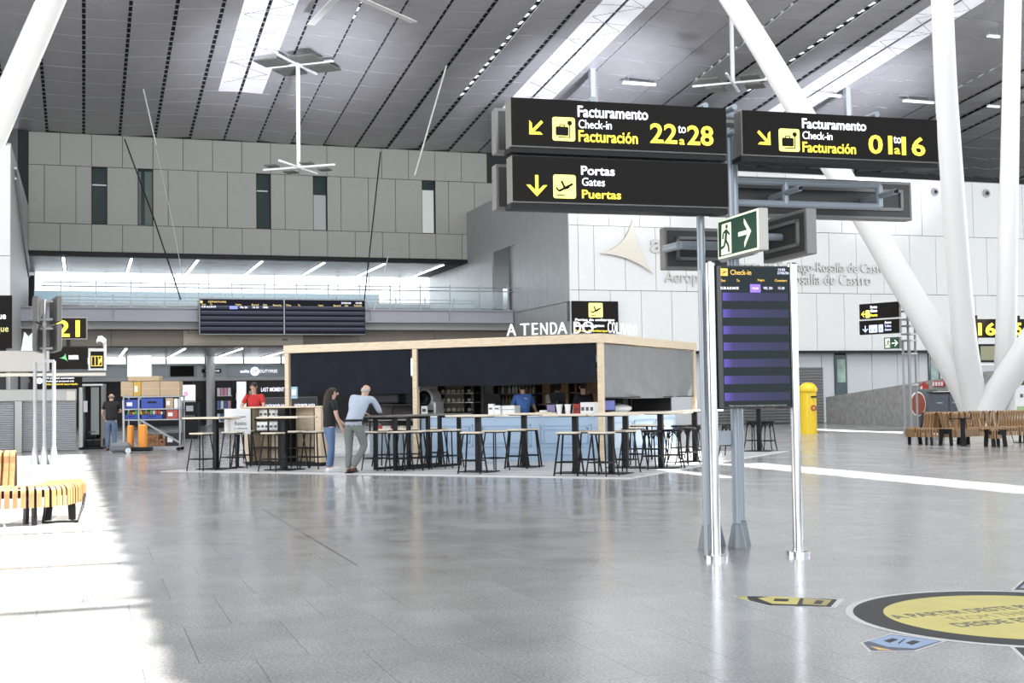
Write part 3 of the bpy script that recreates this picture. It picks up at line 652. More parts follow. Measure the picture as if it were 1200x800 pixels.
p = fs.py(879, 342.5, -.034); q = fs.py(891, 333, -.034); MB().box(p[0], q[0], -.036, -.034, p[1], q[1]).build('airline_tile', mat('screen_violet', (.2, .1, .8), .5, 0, .9, ec=(.25, .15, .95)), hs)
ptext(fs, 'VOLAR', 881, 336.5, 889, 339, M_lil, hs, -.036, th=.002)
ptext(fs, '15:02', 912, 314.5, 920, 317.3, M_lil, hs, -.034, th=.002); ptext(fs, '27/05/20', 911, 318.5, 924, 321.3, M_lil, hs, -.034, th=.002)
ptext(fs, 'Please check your boarding time and gate on the departure screens', 855, 474, 922, 476, mat('screen_faint', (.4, .4, .35), .5, 0, .35), hs, -.034, th=.002)
# ---- floor stickers
cc = Vector((2.225*H, 5.72*H, 0)); RR = .742*H
M_dk = mat('decal_dark', (.03, .03, .032), .5, spec=.2); M_dw = mat('decal_white', (.62, .62, .62), .35); M_dy = mat('decal_yellow', (.62, .54, .16), .5, noise=.08, nscale=3); M_db = mat('decal_blue', (.28, .40, .60), .35)
def disc(r, z, n=72): return MB().flat([(r*math.cos(2*math.pi*k/n), r*math.sin(2*math.pi*k/n)) for k in range(n)], z-.0006, z)
dc = thing('floor_sticker', 'large round yellow floor sticker with a dark ring and two lines of lettering', 'sticker', cc, AL)
disc(RR, .0016).build('white_rim', M_dw, dc); disc(RR*.955, .0022).build('dark_ring', M_dk, dc); disc(RR*.775, .0028).build('yellow_disc', M_dy, dc)
M_tx = mat('decal_text', (.03, .03, .025), .4)
def gl_(px, py): q = G(px, py)-cc; return (q.dot(AU), q.dot(AV))
l1 = gl_(1055, 725); l2 = gl_(1105, 733); l3 = gl_(1101, 736)
text('A PARTIR DESTE PUNTO', l1[0]-.02, .19, 1.38, .135, M_tx, dc, y=.0029, bold=.02, flat=True, th=.0003)
text('FROM THIS POINT', -.46, .0, 1.0, .12, mat('decal_text_pale', (.22, .18, .05), .4), dc, y=.0029, flat=True, th=.0003)
text('DESDE ESTE PUNTO', -.58, -.2, 1.2, .135, M_tx, dc, y=.0029, bold=.02, flat=True, th=.0003)
def decal(name, lab, pxs, m, inner, z=.0014):
    pts = [G(*p) for p in pxs]; c = sum(pts, Vector())/len(pts); o = thing(name, lab, 'sticker', (c.x, c.y, 0))
    MB().flat([(p.x-c.x, p.y-c.y) for p in pts], z-.0006, z).build('border', M_dw, o)
    MB().flat([((p.x-c.x)*.9, (p.y-c.y)*.9) for p in pts], z, z+.0006).build('field', m, o)
    for k, (pp, mm) in enumerate(inner):
        q = [G(*p)-c for p in pp]; MB().flat([(v.x, v.y) for v in q], z+.0006, z+.0010+.0002*k).build('printed_shape', mm, o)
    return o
decal('floor_sticker', 'dark and yellow boot-shaped arrow sticker on the floor left of the round one', [(857, 698), (885, 698), (989, 702), (980, 712), (900, 710), (880, 705)], M_dk,
      [([(862, 699.5), (875, 699), (878, 703.5)], M_dy), ([(888, 701), (905, 698.8), (938, 700.5), (934, 708.3), (905, 707.5)], M_dy), ([(908, 701.5), (925, 702), (923, 705), (906, 704.5)], M_dk), ([(942, 701), (975, 703.2), (968, 709.6), (940, 708)], mat('decal_ochre', (.40, .32, .08), .4)), ([(957, 703.5), (966, 704), (962, 708.2), (953, 707.6)], M_dk)])
decal('floor_sticker', 'light blue pentagonal floor sticker below the round one', [(1007, 753), (1044, 742), (1110, 751), (1074, 763), (1018, 763.5)], mat('decal_navy', (.06, .07, .12), .4),
      [([(1018, 751.5), (1045, 744), (1100, 751.5), (1072, 760), (1040, 758)], M_db), ([(1019, 757), (1030, 761.8), (1046, 761.8)], mat('decal_orange', (.75, .5, .14), .4)), ([(1035, 751), (1046, 748), (1053, 749.5), (1043, 753.5)], M_dk), ([(1061, 753.5), (1070, 750.5), (1079, 752), (1069, 756)], M_dk), ([(1052, 754), (1060, 748.5), (1061.5, 748.8), (1054, 754.5)], M_dk)])
decal('floor_sticker', 'dark sticker corner at the right picture edge behind the round one', [(1184.5, 691.5), (1198, 679.5), (1260, 682), (1250, 693)], M_dk, [([(1195, 689), (1202, 683), (1240, 684), (1235, 690)], M_db)])
decal('floor_sticker', 'dark sticker corner at the right picture edge before the round one', [(1183, 757.5), (1290, 760), (1300, 776), (1204, 778)], M_dk, [([(1205, 763), (1270, 764), (1275, 772), (1215, 773)], M_dy)])
c_ = thing('floor_groove', 'dark straight expansion joint cut into the polished floor', 'groove', G(305.5, 595.3)); q = G(419, 662.5)-G(305.5, 595.3)
MB().bar((0, 0, .0008), (q.x, q.y, .0008), .012, .001).build('joint_strip', mat('joint_dark', (.03, .03, .03), .6), c_)
# ================================================================== COLUMNS, MASTS, CABLES
def branch(pts, r, par, name='branch'):
    # smooth the polyline
    P2 = []
    for i in range(len(pts)-1):
        for k in range(4): P2.append(pts[i].lerp(pts[i+1], k/4))
    P2.append(pts[-1])
    for _ in range(3): P2 = [P2[0]]+[(P2[i-1]+P2[i]*2+P2[i+1])/4 for i in range(1, len(P2)-1)]+[P2[-1]]
    n = len(P2); rs = [r[0]+(r[1]-r[0])*i/(n-1) for i in range(n)]
    return smooth_all(MB().tube(P2, rs, 24).build(name, M_col, par))
M_col = mat('column_white', (.66, .66, .65), .38)
hub = G(1152, 514); YH = hub.y
tc_ = thing('tree_column', 'white branching steel tree column rising behind the slatted benches', 'column', hub)
def rel(px, py, Y): return P(px, py, Y)-hub
branch([rel(1146, 505, YH), rel(1140, 470, YH), rel(1100, 400, YH+.3), rel(1057, 330, YH+.7), rel(1020, 264, YH+1), rel(937, 130, YH+1.6), rel(897, 62, YH+2), rel(858, 0, YH+2.3), rel(760, -150, YH+3)], (.44, .33), tc_)
branch([rel(1148, 508, YH-.2), rel(1142, 470, YH-.3), rel(1130, 400, YH-.6), rel(1122, 300, YH-.9), rel(1115, 200, YH-1.3), rel(1108, 100, YH-1.6), rel(1104, 0, YH-2), rel(1098, -150, YH-2.5)], (.37, .29), tc_)
branch([rel(1172, 508, YH+.3), rel(1176, 470, YH+.4), rel(1179, 400, YH+.5), rel(1181, 300, YH+.8), rel(1183, 200, YH+1.1), rel(1187, 0, YH+1.8), rel(1192, -150, YH+2.4)], (.34, .24), tc_)
branch([rel(1150, 508, YH-.4), rel(1160, 474, YH-.5), rel(1190, 430, YH-.9), rel(1222, 380, YH-1.3), rel(1340, 200, YH-2.5), rel(1480, -20, YH-4)], (.42, .36), tc_)
MB().lathe([(1.35, 0), (1.35, .42), (1.3, .46), (.2, .46)], (0.3, 0, 0), 40).build('plinth', mat('plinth_cream', (.72, .70, .62), .5), tc_)
hub2 = Vector((-14.2, 32, 0)); tl = thing('tree_column', 'white slanting steel column branch crossing the top left corner of the hall', 'column', hub2); hub = hub2
branch([Vector((0, 0, 0)), rel(-60, 280, 31.5), rel(-4, 146, 31), rel(60, 0, 30.5), rel(130, -160, 30)], (.42, .29), tl)
def roofhit(px, py):
    d = ray(px, py); t = (15+67.8*.1125-H)/(d.z+d.dot(AV)*.1125); return Vector((d.x*t, d.y*t, H+d.z*t))
def mast(px, py, pcross, arm, gx, lab, top=True, gl=.5):
    o = roofhit(px, py); z0 = P(px, pcross, o.y).z
    m = thing('lamp_mast', lab, 'lamp', o, AL)
    MB().tube([(0, 0, .0), (0, 0, z0-o.z)], .09, 14).build('pole', M_white, m)
    for lev, zz in (((1, -.15),) if top else ())+((0, z0-o.z),):
        for k in range(4):
            t = math.radians(45+90*k+8); c, s = math.cos(t), math.sin(t)
            MB().bar((0, 0, zz), (arm*c, arm*s, zz), .09, .07).build('arm', M_white, m)
        for k in range(4):
            t = math.radians(90*k+8); c, s = math.cos(t)*arm*.68, math.sin(t)*arm*.68
            MB().obox((c, s, zz-.02), Vector((math.cos(t+.785), math.sin(t+.785), 0)), Vector((-math.sin(t+.785), math.cos(t+.785), 0)), Vector((0, 0, 1)), gx if lev or not top else gl, gx if lev or not top else gl, .07).build('lamp_grid', mat('lamp_grid', (.10, .10, .09), .6, noise=.4, nscale=14), m)
    return m
mast(349, 72, 196, 1.75, 1.15, 'white mast under the roof with four dark square lamp grids at both ends')
mast(857, 20, 97, 1.7, .8, 'white hanging mast with four dark lamp grids above the overhead signs', False)
fn = roofhit(402, -50); f_ = thing('ceiling_fan', 'large white ceiling fan, its blades reaching in at the top edge', 'fan', (fn.x, fn.y, fn.z))
MB().tube([(0, 0, 0), (0, 0, -1.2)], .12, 12).build('rod', M_white, f_); MB().lathe([(.1, -1.1), (.3, -1.15), (.3, -1.35), (.1, -1.4)], (0, 0, 0), 20).build('hub', M_white, f_)
for (ex, ey) in ((364, 29), (485, 26), (455, -55), (385, -75), (300, -25)):
    v = G(ex, ey, fn.z-1.25)-Vector((fn.x, fn.y, fn.z-1.25)); v.z = 0; v = v.normalized()*min(v.length, 4.6)
    MB().bar(v*.08+Vector((0, 0, -1.25)), v+Vector((0, 0, -1.25)), .3, .03).build('blade', M_white, f_)
def cable(lab, pts, m, r=.02):
    p = [P(*q) for q in pts]; o = thing('stay_cable', lab, 'cable', p[0]); MB().tube([v-p[0] for v in p], r, 6).build('wire', m, o)
M_cabw = mat('cable_pale', (.55, .55, .52), .5)
cable('pale tie rod coming down from the left roof to the back wall', [(155, 47, 58), (183, 170, 59)], M_cabw, .035)
cable('dark steel cable crossing the window second from left on the back wall', [(146, 163, 59), (180, 255, 58.6), (212, 351, 58)], M_black, .03)
cable('thin pale cable right of the dark cable on the back wall', [(183, 175, 59), (203, 265, 58.5), (219, 352, 58)], M_cabw, .014)
cable('pale tie rod coming down from the roof in the middle of the hall', [(523, 77, 54), (486, 205, 55)], M_cabw, .035)
cable('dark steel cable hanging in front of the middle of the back wall', [(446, 178, 58), (436, 270, 57.5), (427, 351, 57)], M_black, .03)
cable('thin pale cable before the gallery, right of the departures board', [(455, 300, 58), (438, 364, 58)], M_cabw, .018)
for lab, px, py in (('thin white tube light above the left overhead sign', 749, 92), ('thin white tube light above the right overhead sign', 1076, 113.5), ('thin white tube light glowing close to the roof left of the second column branch', 971, 106), ('thin white tube light high at the right between the column branches', 1164, 36), ('lower thin white tube light between the right column branches', 1164, 119)):
    o = roofhit(px, py); wpx = 36 if px in (749, 1076) else 28 if px == 971 else 14
    w = wpx/F*o.y/.85; t_ = thing('tube_light', lab, 'light', o-Vector((0, 0, .25)), AL)
    MB().box(-w/2, w/2, -.06, .06, -.05, .0).build('tube', M_wht, t_); MB().box(-w/2, w/2, -.08, .08, 0, .06).build('housing', M_white, t_)
    for x in (-w/3, w/3): MB().box(x-.01, x+.01, -.01, .01, .06, .4).build('hanger', M_grey, t_)
for lab, px, py in (('grey steel post between roof and white box, behind the left overhead sign', 693.5, 83), ('grey steel post between roof and white box, behind the right overhead sign', 992, 105)):
    o = roofhit(px, py); t_ = thing('roof_post', lab, 'post', (o.x, o.y, 11.7), AL); h_ = o.z-11.7
    MB().box(-.12, .12, -.15, .15, 0, h_+.1).build('shaft', M_grey, t_); MB().box(.12, .26, -.05, .05, 0, h_).build('flange', M_edge, t_); MB().box(-.3, .3, -.3, .3, 0, .04).build('foot_plate', M_grey, t_)
# airport name and emblem on the right wall
M_let = mat('letter_metal', (.50, .50, .47), .35, .4); M_star = mat('star_sheet', (.62, .57, .49), .35, .2)
o0 = ab(20.2, 52.18); fw_ = Fr(o0, AL)
nm = thing('wall_lettering', 'metal lettering naming the airport on the white wall', 'lettering', o0, AL)
y1_ = 0
ptext(fw_, 'Aeroporto de Santiago-Rosalía de Castro', 779, 320, 1020, 337, M_let, nm, y1_, th=.07, name='text_line')
for lb, x0, x1, yy0, yy1 in (('Aeropuerto de Santiago-Rosalía de Castro', 830, 1040, 307, 322),): ptext(fw_, lb, x0, yy0, x1, yy1, M_let, nm, y1_, th=.07, name='text_line')
st = thing('wall_emblem', 'large beige three-pointed star emblem on the white wall with the word beside it', 'emblem', o0, AL)
ptext(fw_, 'aena', 762, 281, 826, 297, M_let, st, y1_, .02, th=.07, name='word')
def curve3(tips, mids):
    out = []
    for i in range(3):
        a, c, b = tips[i], mids[i], tips[(i+1) % 3]
        for k in range(8):
            t = k/8; out.append(((1-t)**2*a[0]+2*t*(1-t)*c[0]+t*t*b[0], (1-t)**2*a[1]+2*t*(1-t)*c[1]+t*t*b[1]))
    return out
tp = curve3([fw_.py(740, 257, 0), fw_.py(764, 321, 0), fw_.py(702, 297, 0)], [fw_.py(742, 292, 0), fw_.py(738, 299, 0), fw_.py(733, 291, 0)])
MB().prism(tp, -.14, -.05).build('star', M_star, st)
MB().box(tp[0][0]-.3, tp[0][0]+.3, -.05, 0, tp[0][1]-1.8, tp[0][1]-1.2).build('stand_off', M_grey, st)
for lab, px, py in (('round loudspeaker at the top of the white wall, left of the middle column branch', 1095.5, 225), ('round loudspeaker at the top of the white wall, right of the middle column branch', 1156, 226.5)):
    q = fw_.py(px, py, 0); t_ = thing('round_speaker', lab, 'loudspeaker', fw_.o+fw_.x*q[0]+Vector((0, 0, q[1])), AL)
    def ring(r0, r1, ya, yb):
        mb = MB(); mb.lathe([(r0, ya), (r1, yb)], n=20); mb.v = [Vector((v.x, -v.z, v.y)) for v in mb.v]; return mb
    ring(.22, .20, 0, .05).build('rim', M_grey, t_); ring(.14, .12, .05, .09).build('cone', M_edge, t_); ring(.08, .07, .09, .11).build('opening', M_black, t_)
# ================================================================== BENCHES
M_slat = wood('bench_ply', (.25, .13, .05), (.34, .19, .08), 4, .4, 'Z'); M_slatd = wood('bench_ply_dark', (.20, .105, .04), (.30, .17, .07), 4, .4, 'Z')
def strip(prof, th, w):
    """ribbon of width w (along x) following a profile in (y, z)"""
    mb = MB(); n = len(prof); nr = []
    for i in range(n):
        a = prof[max(i-1, 0)]; b = prof[min(i+1, n-1)]; L = math.hypot(b[0]-a[0], b[1]-a[1]); nr.append((-(b[1]-a[1])/L*th, (b[0]-a[0])/L*th))
    for i in range(n):
        (y, z), (ny, nz) = prof[i], nr[i]
        mb.v += [Vector((-w/2, y, z)), Vector((w/2, y, z)), Vector((w/2, y-ny, z-nz)), Vector((-w/2, y-ny, z-nz))]
    for i in range(n-1):
        a = i*4; b = a+4
        for k in range(4): mb.f.append([a+k, a+(k+1) % 4, b+(k+1) % 4, b+k])
    mb.f += [[3, 2, 1, 0], [n*4-4, n*4-3, n*4-2, n*4-1]]; return mb
def arc(cy, cz, r, a0, a1, n): return [(cy+r*math.cos(math.radians(a0+(a1-a0)*k/n)), cz+r*math.sin(math.radians(a0+(a1-a0)*k/n))) for k in range(n+1)]
SEAT = [(.0, .21)]+arc(.08, .38, .08, 180, 90, 4)+[(.3, .45), (.46, .445)]+arc(.47, .405, .04, 90, 0, 2)
BACK = [(.0, .21)]+arc(.08, .38, .08, 180, 90, 4)+[(.3, .44), (.38, .46)]+[(.42, .58), (.46, .72)]+arc(.55, .78, .09, 165, 15, 6)+[(.66, .62), (.68, .44)]
def bench(name, lab, pts, kinds, m, pitch=.09, w=.045, ends=True):
    """pts: front edge polyline on the floor (left to right); kinds: list of (from_s, to_s, 'seat'|'back')"""
    o = pts[0]; t = thing(name, lab, 'bench', o); seg = []; s = 0
    for i in range(len(pts)-1):
        L = (pts[i+1]-pts[i]).length; seg.append((s, L, pts[i], pts[i+1])); s += L
    tot = s; data = {}
    def at(s):
        for (s0, L, a, b) in seg:
            if s <= s0+L+1e-6: return a.lerp(b, (s-s0)/L), (b-a).normalized()
        return seg[-1][3], (seg[-1][3]-seg[-1][2]).normalized()
    k = 0; s = .03
    while s < tot:
        p, d = at(s); p0, d0 = at(max(0, s-.15)); p1, d1 = at(min(tot, s+.15)); d = (d0+d1+d).normalized()
        kd = next((q[2] for q in kinds if q[0] <= s < q[1]), None)
        if kd:
            if kd not in data: ob = strip(SEAT if kd == 'seat' else BACK, .014, w).build('slat', m, t); data[kd] = ob.data
            else: ob = bpy.data.objects.new('slat', data[kd]); col.objects.link(ob); ob.parent = t
            ob.location = p-o; ob.rotation_euler = (0, 0, math.atan2(d.y, d.x))
        s += pitch
    # steel frames: a blade under the seat every ~0.9 m, the end blades inside a loop back
    s = .1; first = None
    while s < tot:
        p, d = at(s); kd = next((q[2] for q in kinds if q[0] <= s < q[1]), 'seat')
        mb = MB(); mb.prism([(.05, .43), (.42, .43), (.40, .30), (.43, 0), (.33, 0), (.30, .3), (.14, .3), (.12, 0), (.04, 0)], -.02, .02)
        mb.v = [Vector((v.y, v.x, v.z)) for v in mb.v]
        ob = mb.build('leg_frame', M_black, t); ob.location = p-o; ob.rotation_euler = (0, 0, math.atan2(d.y, d.x)); s += .85
    for q in kinds:
        if q[2] == 'back':
            for se in (q[0]+.02, min(q[1], tot)-.02):
                p, d = at(se); mb = MB(); pr = [(a, b) for a, b in BACK[7:]]; mb.prism([(.39, .44)]+pr, -.012, .012); mb.v = [Vector((v.y, v.x*.96+.02, v.z*.97+.01)) for v in mb.v]
                ob = mb.build('back_end_panel', M_black, t); ob.location = p-o; ob.rotation_euler = (0, 0, math.atan2(d.y, d.x))
    mb = MB(); prev = None
    for i in range(int(tot/.15)+1):
        p, d = at(min(i*.15, tot)); n = Vector((-d.y, d.x, 0)); v = p-o+n*.2+Vector((0, 0, .36))
        if prev is not None: mb.bar(prev, v, .05, .09)
        prev = v
    mb.build('beam', M_black, t)
    # floor skid loop at the right end
    p, d = at(tot-(.35 if m is M_slat else .06)); n = Vector((-d.y, d.x, 0)); p2, d2 = at(max(0, tot-(1.3 if m is M_slat else .95))); n2 = Vector((-d2.y, d2.x, 0))
    pts_ = [gpt(99.5, 15.9)-o+Vector((0, 0, .30)), gpt(97, 15.6)-o+Vector((0, 0, .18)), gpt(91, 15.35)-o+Vector((0, 0, .02)), gpt(50, 15.25)-o+Vector((0, 0, .02)), gpt(56, 15.4)-o+Vector((0, 0, .38))] if m is M_slat else None
    if pts_: MB().tube(pts_, .018, 8).build('skid', M_black, t)
    else: MB().tube([p-o+n*.1+Vector((0, 0, .36)), p-o+n*.1-d*.02+Vector((0, 0, .2)), p-o+n*.1-d*.12+Vector((0, 0, .02)), p2-o+n2*.1+d2*.1+Vector((0, 0, .02)), p2-o+n2*.1+Vector((0, 0, .36))], .014, 8).build('skid', M_black, t)
    return t
def gpt(px, Y): d = ray(px, 600); return Vector((d.x/d.y*Y, Y, 0))
b1 = [gpt(-150, 14.7), gpt(0, 14.9), gpt(38, 15.0), gpt(62, 15.15), gpt(80, 15.4), gpt(92, 15.75), gpt(99, 16.15), gpt(101, 16.5)]
L1 = (b1[1]-b1[0]).length
bench('slatted_bench', 'pale wooden slatted bench with looped backrest in the sunlight at the left edge', b1, [(0, L1+.13, 'back'), (L1+.13, 9, 'seat')], M_slat, .09, .058)
mb_ = MB()
b2 = [gpt(1063, 34.6), gpt(1072, 34.0), gpt(1090, 33.7), gpt(1108, 33.5), gpt(1120, 33.2), gpt(1132, 33.6), gpt(1150, 34.0), gpt(1175, 34.2), gpt(1230, 34.2)]
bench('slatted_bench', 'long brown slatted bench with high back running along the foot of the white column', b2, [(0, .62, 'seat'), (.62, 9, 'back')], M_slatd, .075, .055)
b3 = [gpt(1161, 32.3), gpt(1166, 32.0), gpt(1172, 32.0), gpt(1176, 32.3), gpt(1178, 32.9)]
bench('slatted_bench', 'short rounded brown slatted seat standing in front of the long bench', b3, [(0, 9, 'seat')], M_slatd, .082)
t_ = thing('side_table', 'small black side table on a blade leg at the long brown bench', 'table', gpt(1131, 32.9))
MB().bbox(-.30, .14, -.2, .2, .70, .725, .008).build('table_top', M_black, t_); MB().prism([(-.05, .7), (.07, .7), (.05, .35), (.1, 0), (-.06, 0), (-.04, .35)], -.03, .03).build('leg', M_black, t_)
# ================================================================== RIGHT SIDE THINGS
o = G(948, 508); r_ = 10.2/F*o.y
pb_ = thing('post_box', 'yellow pillar post box with domed lid by the right wall', 'post box', o)
M_py = mat('postbox_yellow', (.78, .55, .02), .35)
def flut(r, z0, z1, n=24):
    mb = MB(); vs = [((r*(1 if k % 2 else .965))*math.cos(math.pi*k/n), (r*(1 if k % 2 else .965))*math.sin(math.pi*k/n)) for k in range(2*n)]; return mb.flat(vs, z0, z1)
h_ = 60/F*o.y
flut(r_*.93, .05, h_*.80).build('body', M_py, pb_); MB().lathe([(r_*.97, 0), (r_*.97, .05)], n=28).build('base', M_py, pb_)
smooth_all(MB().lathe([(r_*.93, h_*.80), (r_*1.06, h_*.82), (r_*1.06, h_*.87), (r_*.98, h_*.90), (r_*.8, h_*.95), (r_*.5, h_*.985), (r_*.1, h_)], n=28).build('lid', M_py, pb_))
MB().box(r_*.1, r_*.75, -r_*1.0, -r_*.7, h_*.70, h_*.73).build('letter_slot', M_black, pb_)
em = MB().lathe([(.11, -.01), (.11, .01)], n=14); em.v = [Vector((v.x+.12, v.z-r_*.94, v.y+h_*.5)) for v in em.v]; e_ = em.build('horn_emblem', mat('emblem_red', (.35, .10, .04), .5), pb_)
em = MB().lathe([(.03, -.01), (.03, .01)], n=14); em.v = [Vector((v.x+.12, v.z-r_*.945, v.y+h_*.5)) for v in em.v]; em.build('emblem_centre', M_py, e_)
# concrete ramp wall
g1, g2 = G(969.5, 496), G(1057.6, 499.5); dd = (g2-g1); yw = math.atan2(dd.y, dd.x); Lr = dd.length*1.9
rw = thing('ramp_wall', 'long board-marked concrete ramp wall rising to the right', 'wall', g1, yw)
fr_ = Fr(g1, yw); zt0 = fr_.py(968.5, 465, 0)[1]; zt1 = fr_.py(1118, 441, 0); sl_ = (zt1[1]-zt0)/zt1[0]
xq = -.1; k = 0
while xq < Lr:
    x2 = min(xq+1.45, Lr)
    MB().prism([(xq+.006, 0), (x2-.006, 0), (x2-.006, zt0+sl_*x2), (xq+.006, zt0+sl_*xq)], 0, .3).build('concrete_bay', M_conc, rw); xq = x2
fp = lambda px, py, yl=-.05: fr_.py(px, py, yl)
def wallbox(name, lab, cat, x0, y0, x1, y1, m, dep=.06, yl=-.01):
    a = fp(x0, y1, yl); b = fp(x1, y0, yl); base = g1+fr_.x*a[0]+fr_.y*yl+Vector((0, 0, a[1])); t = thing(name, lab, cat, base, yw)
    MB().bbox(0, b[0]-a[0], -dep, 0, 0, b[1]-a[1], .01).build('panel', m, t); return t, b[0]-a[0], b[1]-a[1]
M_red = mat('safety_red', (.45, .05, .03), .45)
t, w, h = wallbox('fire_sign', 'red and white fire equipment sign strip on the concrete above the dark cabinets', 'sign', 1094, 446, 1107.5, 453, M_red)
for k in range(4): MB().prism([(w*(.06+.24*k), h*.15), (w*(.2+.24*k), h*.15), (w*(.22+.24*k), h*.8), (w*(.08+.24*k), h*.85)], -.075, -.06).build('pictogram', M_tape, t)
t, w, h = wallbox('fire_sign', 'small dark red fire sign with a raised tab on the concrete, left of the strip', 'sign', 1079, 450, 1088, 458, M_red)
MB().prism([(w*.35, h), (w*.7, h), (w*.6, h*1.4), (w*.45, h*1.4)], -.06, 0).build('tab', M_red, t); MB().prism([(w*.15, h*.2), (w*.4, h*.2), (w*.4, h*.8), (w*.15, h*.6)], -.07, -.06).build('pictogram', M_tape, t)
o = G(1079, 503); t = thing('oval_sign', 'grey floor stand with a dark red oval disc beside the sign pole', 'sign', o)
MB().bbox(-.15, .62, -.1, .1, 0, 1.5, .03).build('body', mat('stand_grey', (.12, .13, .14), .5), t)
em = MB().lathe([(.46, -.03), (.46, .03)], n=28); em.v = [Vector((v.x*.62-.12, v.z-.13, v.y+.95)) for v in em.v]; em.build('white_disc', M_tape, t)
em = MB().lathe([(.41, -.03), (.41, .03)], n=28); em.v = [Vector((v.x*.62-.12, v.z-.15, v.y+.95)) for v in em.v]; em.build('red_disc', mat('brown_red', (.28, .07, .04), .4), t)
o = G(1095, 507); t = thing('cabinet', 'dark grey low cabinet against the concrete ramp behind the long bench', 'cabinet', o)
s_ = o.y/F
MB().bbox(0, 36*s_, 0, .5, 0, 1.35, .02).build('body', mat('cabinet_slate', (.05, .06, .08), .4), t)
for k in range(2): d_ = MB().bbox(.02+k*18*s_, (k+1)*18*s_-.02, -.03, 0, .05, 1.3, .01).build('door', MC['cabinet_slate'], t); MB().box(.1+k*18*s_, .3+k*18*s_, -.05, -.03, 1.0, 1.03).build('handle', M_grey, d_)
MB().bbox(-.05, 36*s_+.05, -.06, .55, 1.35, 1.4, .01).build('top', M_black, t)
t = thing('dispenser', 'white gel dispenser bottle standing on the dark cabinet', 'bottle', o+Vector((24*s_, .2, 1.4)))
MB().lathe([(.10, 0), (.11, .02), (.11, .26), (.05, .33), (.05, .40)], n=14).build('bottle', M_tape, t); MB().box(-.1, .02, -.02, .02, .40, .44).build('pump', M_tape, t)
# check-in portal 16 far right
po = G(1143, 506); s_ = po.y/F; fq = Fr(po, AL)
def prt(o, fq, x0, y0, x1, y1, yl=0): a = fq.py(x0, y1, yl); b = fq.py(x1, y0, yl); return a[0], b[0], a[1], b[1]
ci = thing('check_in_desk', 'black framed check-in desk under the yellow number sixteen behind the column', 'desk', po, AL)
a = prt(po, fq, 1142, 374, 1184, 395.5); nb = MB().bbox(a[0], a[1], -.1, .1, a[2], a[3], .01).build('number_board', mat('board_brownblack', (.018, .014, .010), .6, spec=.1), ci)
ptext(fq, '16', 1146.5, 378, 1166.5, 393, M_yel, nb, -.1, .03)
a = prt(po, fq, 1189.5, 374, 1212, 395.5); nb = MB().bbox(a[0], a[1], -.1, .1, a[2], a[3], .01).build('number_board', MC['board_brownblack'], ci); ptext(fq, '15', 1186, 378, 1197, 393, M_yel, nb, -.1, .03)
a = prt(po, fq, 1143, 396, 1146, 446); pm = (0, 0)
for dx in (0, 50, 95): 
    q = fq.py(1143+dx, 450, 0)[0]; MB().box(q, q+.12, -.06, .06, 0, 4.0).build('upright', M_black, ci)
a = prt(po, fq, 1146, 403, 1240, 424.5); MB().bbox(a[0], a[1], -.08, .05, a[2], a[3], .01).build('light_box', M_black, ci)
a = prt(po, fq, 1147.5, 405.5, 1240, 422); MB().box(a[0], a[1], -.09, -.08, a[2], a[3]).build('light_box_face', mat('olive_face', (.26, .26, .16), .4), ci)
a = prt(po, fq, 1143, 425.5, 1240, 428); MB().box(a[0], a[1], -.15, .2, a[2], a[3]).build('shelf', M_tape, ci)
a = prt(po, fq, 1147, 442, 1240, 446); MB().box(a[0], a[1], -.1, .1, a[2], a[3]).build('rail', M_edge, ci)
a = prt(po, fq, 1149, 447, 1240, 470); MB().bbox(a[0], a[1], 0.1, .9, 0, a[3], .02).build('counter', mat('desk_stone', (.45, .45, .40), .5), ci)
a = prt(po, fq, 1150, 456, 1160, 462, -.2); MB().bbox(a[0], a[1], -.2, -.15, a[2], a[3], .01).build('monitor', mat('monitor_navy', (.03, .04, .08), .3), ci)
po = G(1192, 515); t = thing('display_counter', 'white counter with a green printed band at the right picture edge', 'counter', po, AL); s_ = po.y/F
MB().bbox(0, 3, 0, .8, 0, 1.55, .03).build('body', M_tape, t); MB().box(.02, 3, -.01, 0, .75, .95).build('green_band', mat('green_band', (.35, .50, .25), .5), t); MB().box(.02, 3, -.01, 0, .1, .5).build('dark_base', mat('reddish_base', (.22, .10, .06), .5), t)
for k in range(4): MB().box(.15+k*.2, .25+k*.2, -.012, 0, 1.2, 1.3).build('printed_mark', M_dgrey, t)
t2 = thing('snack_basket', 'small brown basket on the white counter at the right edge', 'basket', po+Vector((.2, .3, 1.55)))
MB().lathe([(.08, 0), (.16, .1), (.17, .12)], (.1, 0, 0), 14).build('bowl', mat('basket_brown', (.25, .14, .06), .7), t2); MB().ell((.1, 0, .13), .12, .1, .07, 8, 5).build('snacks', mat('snack', (.45, .3, .12), .6), t2)
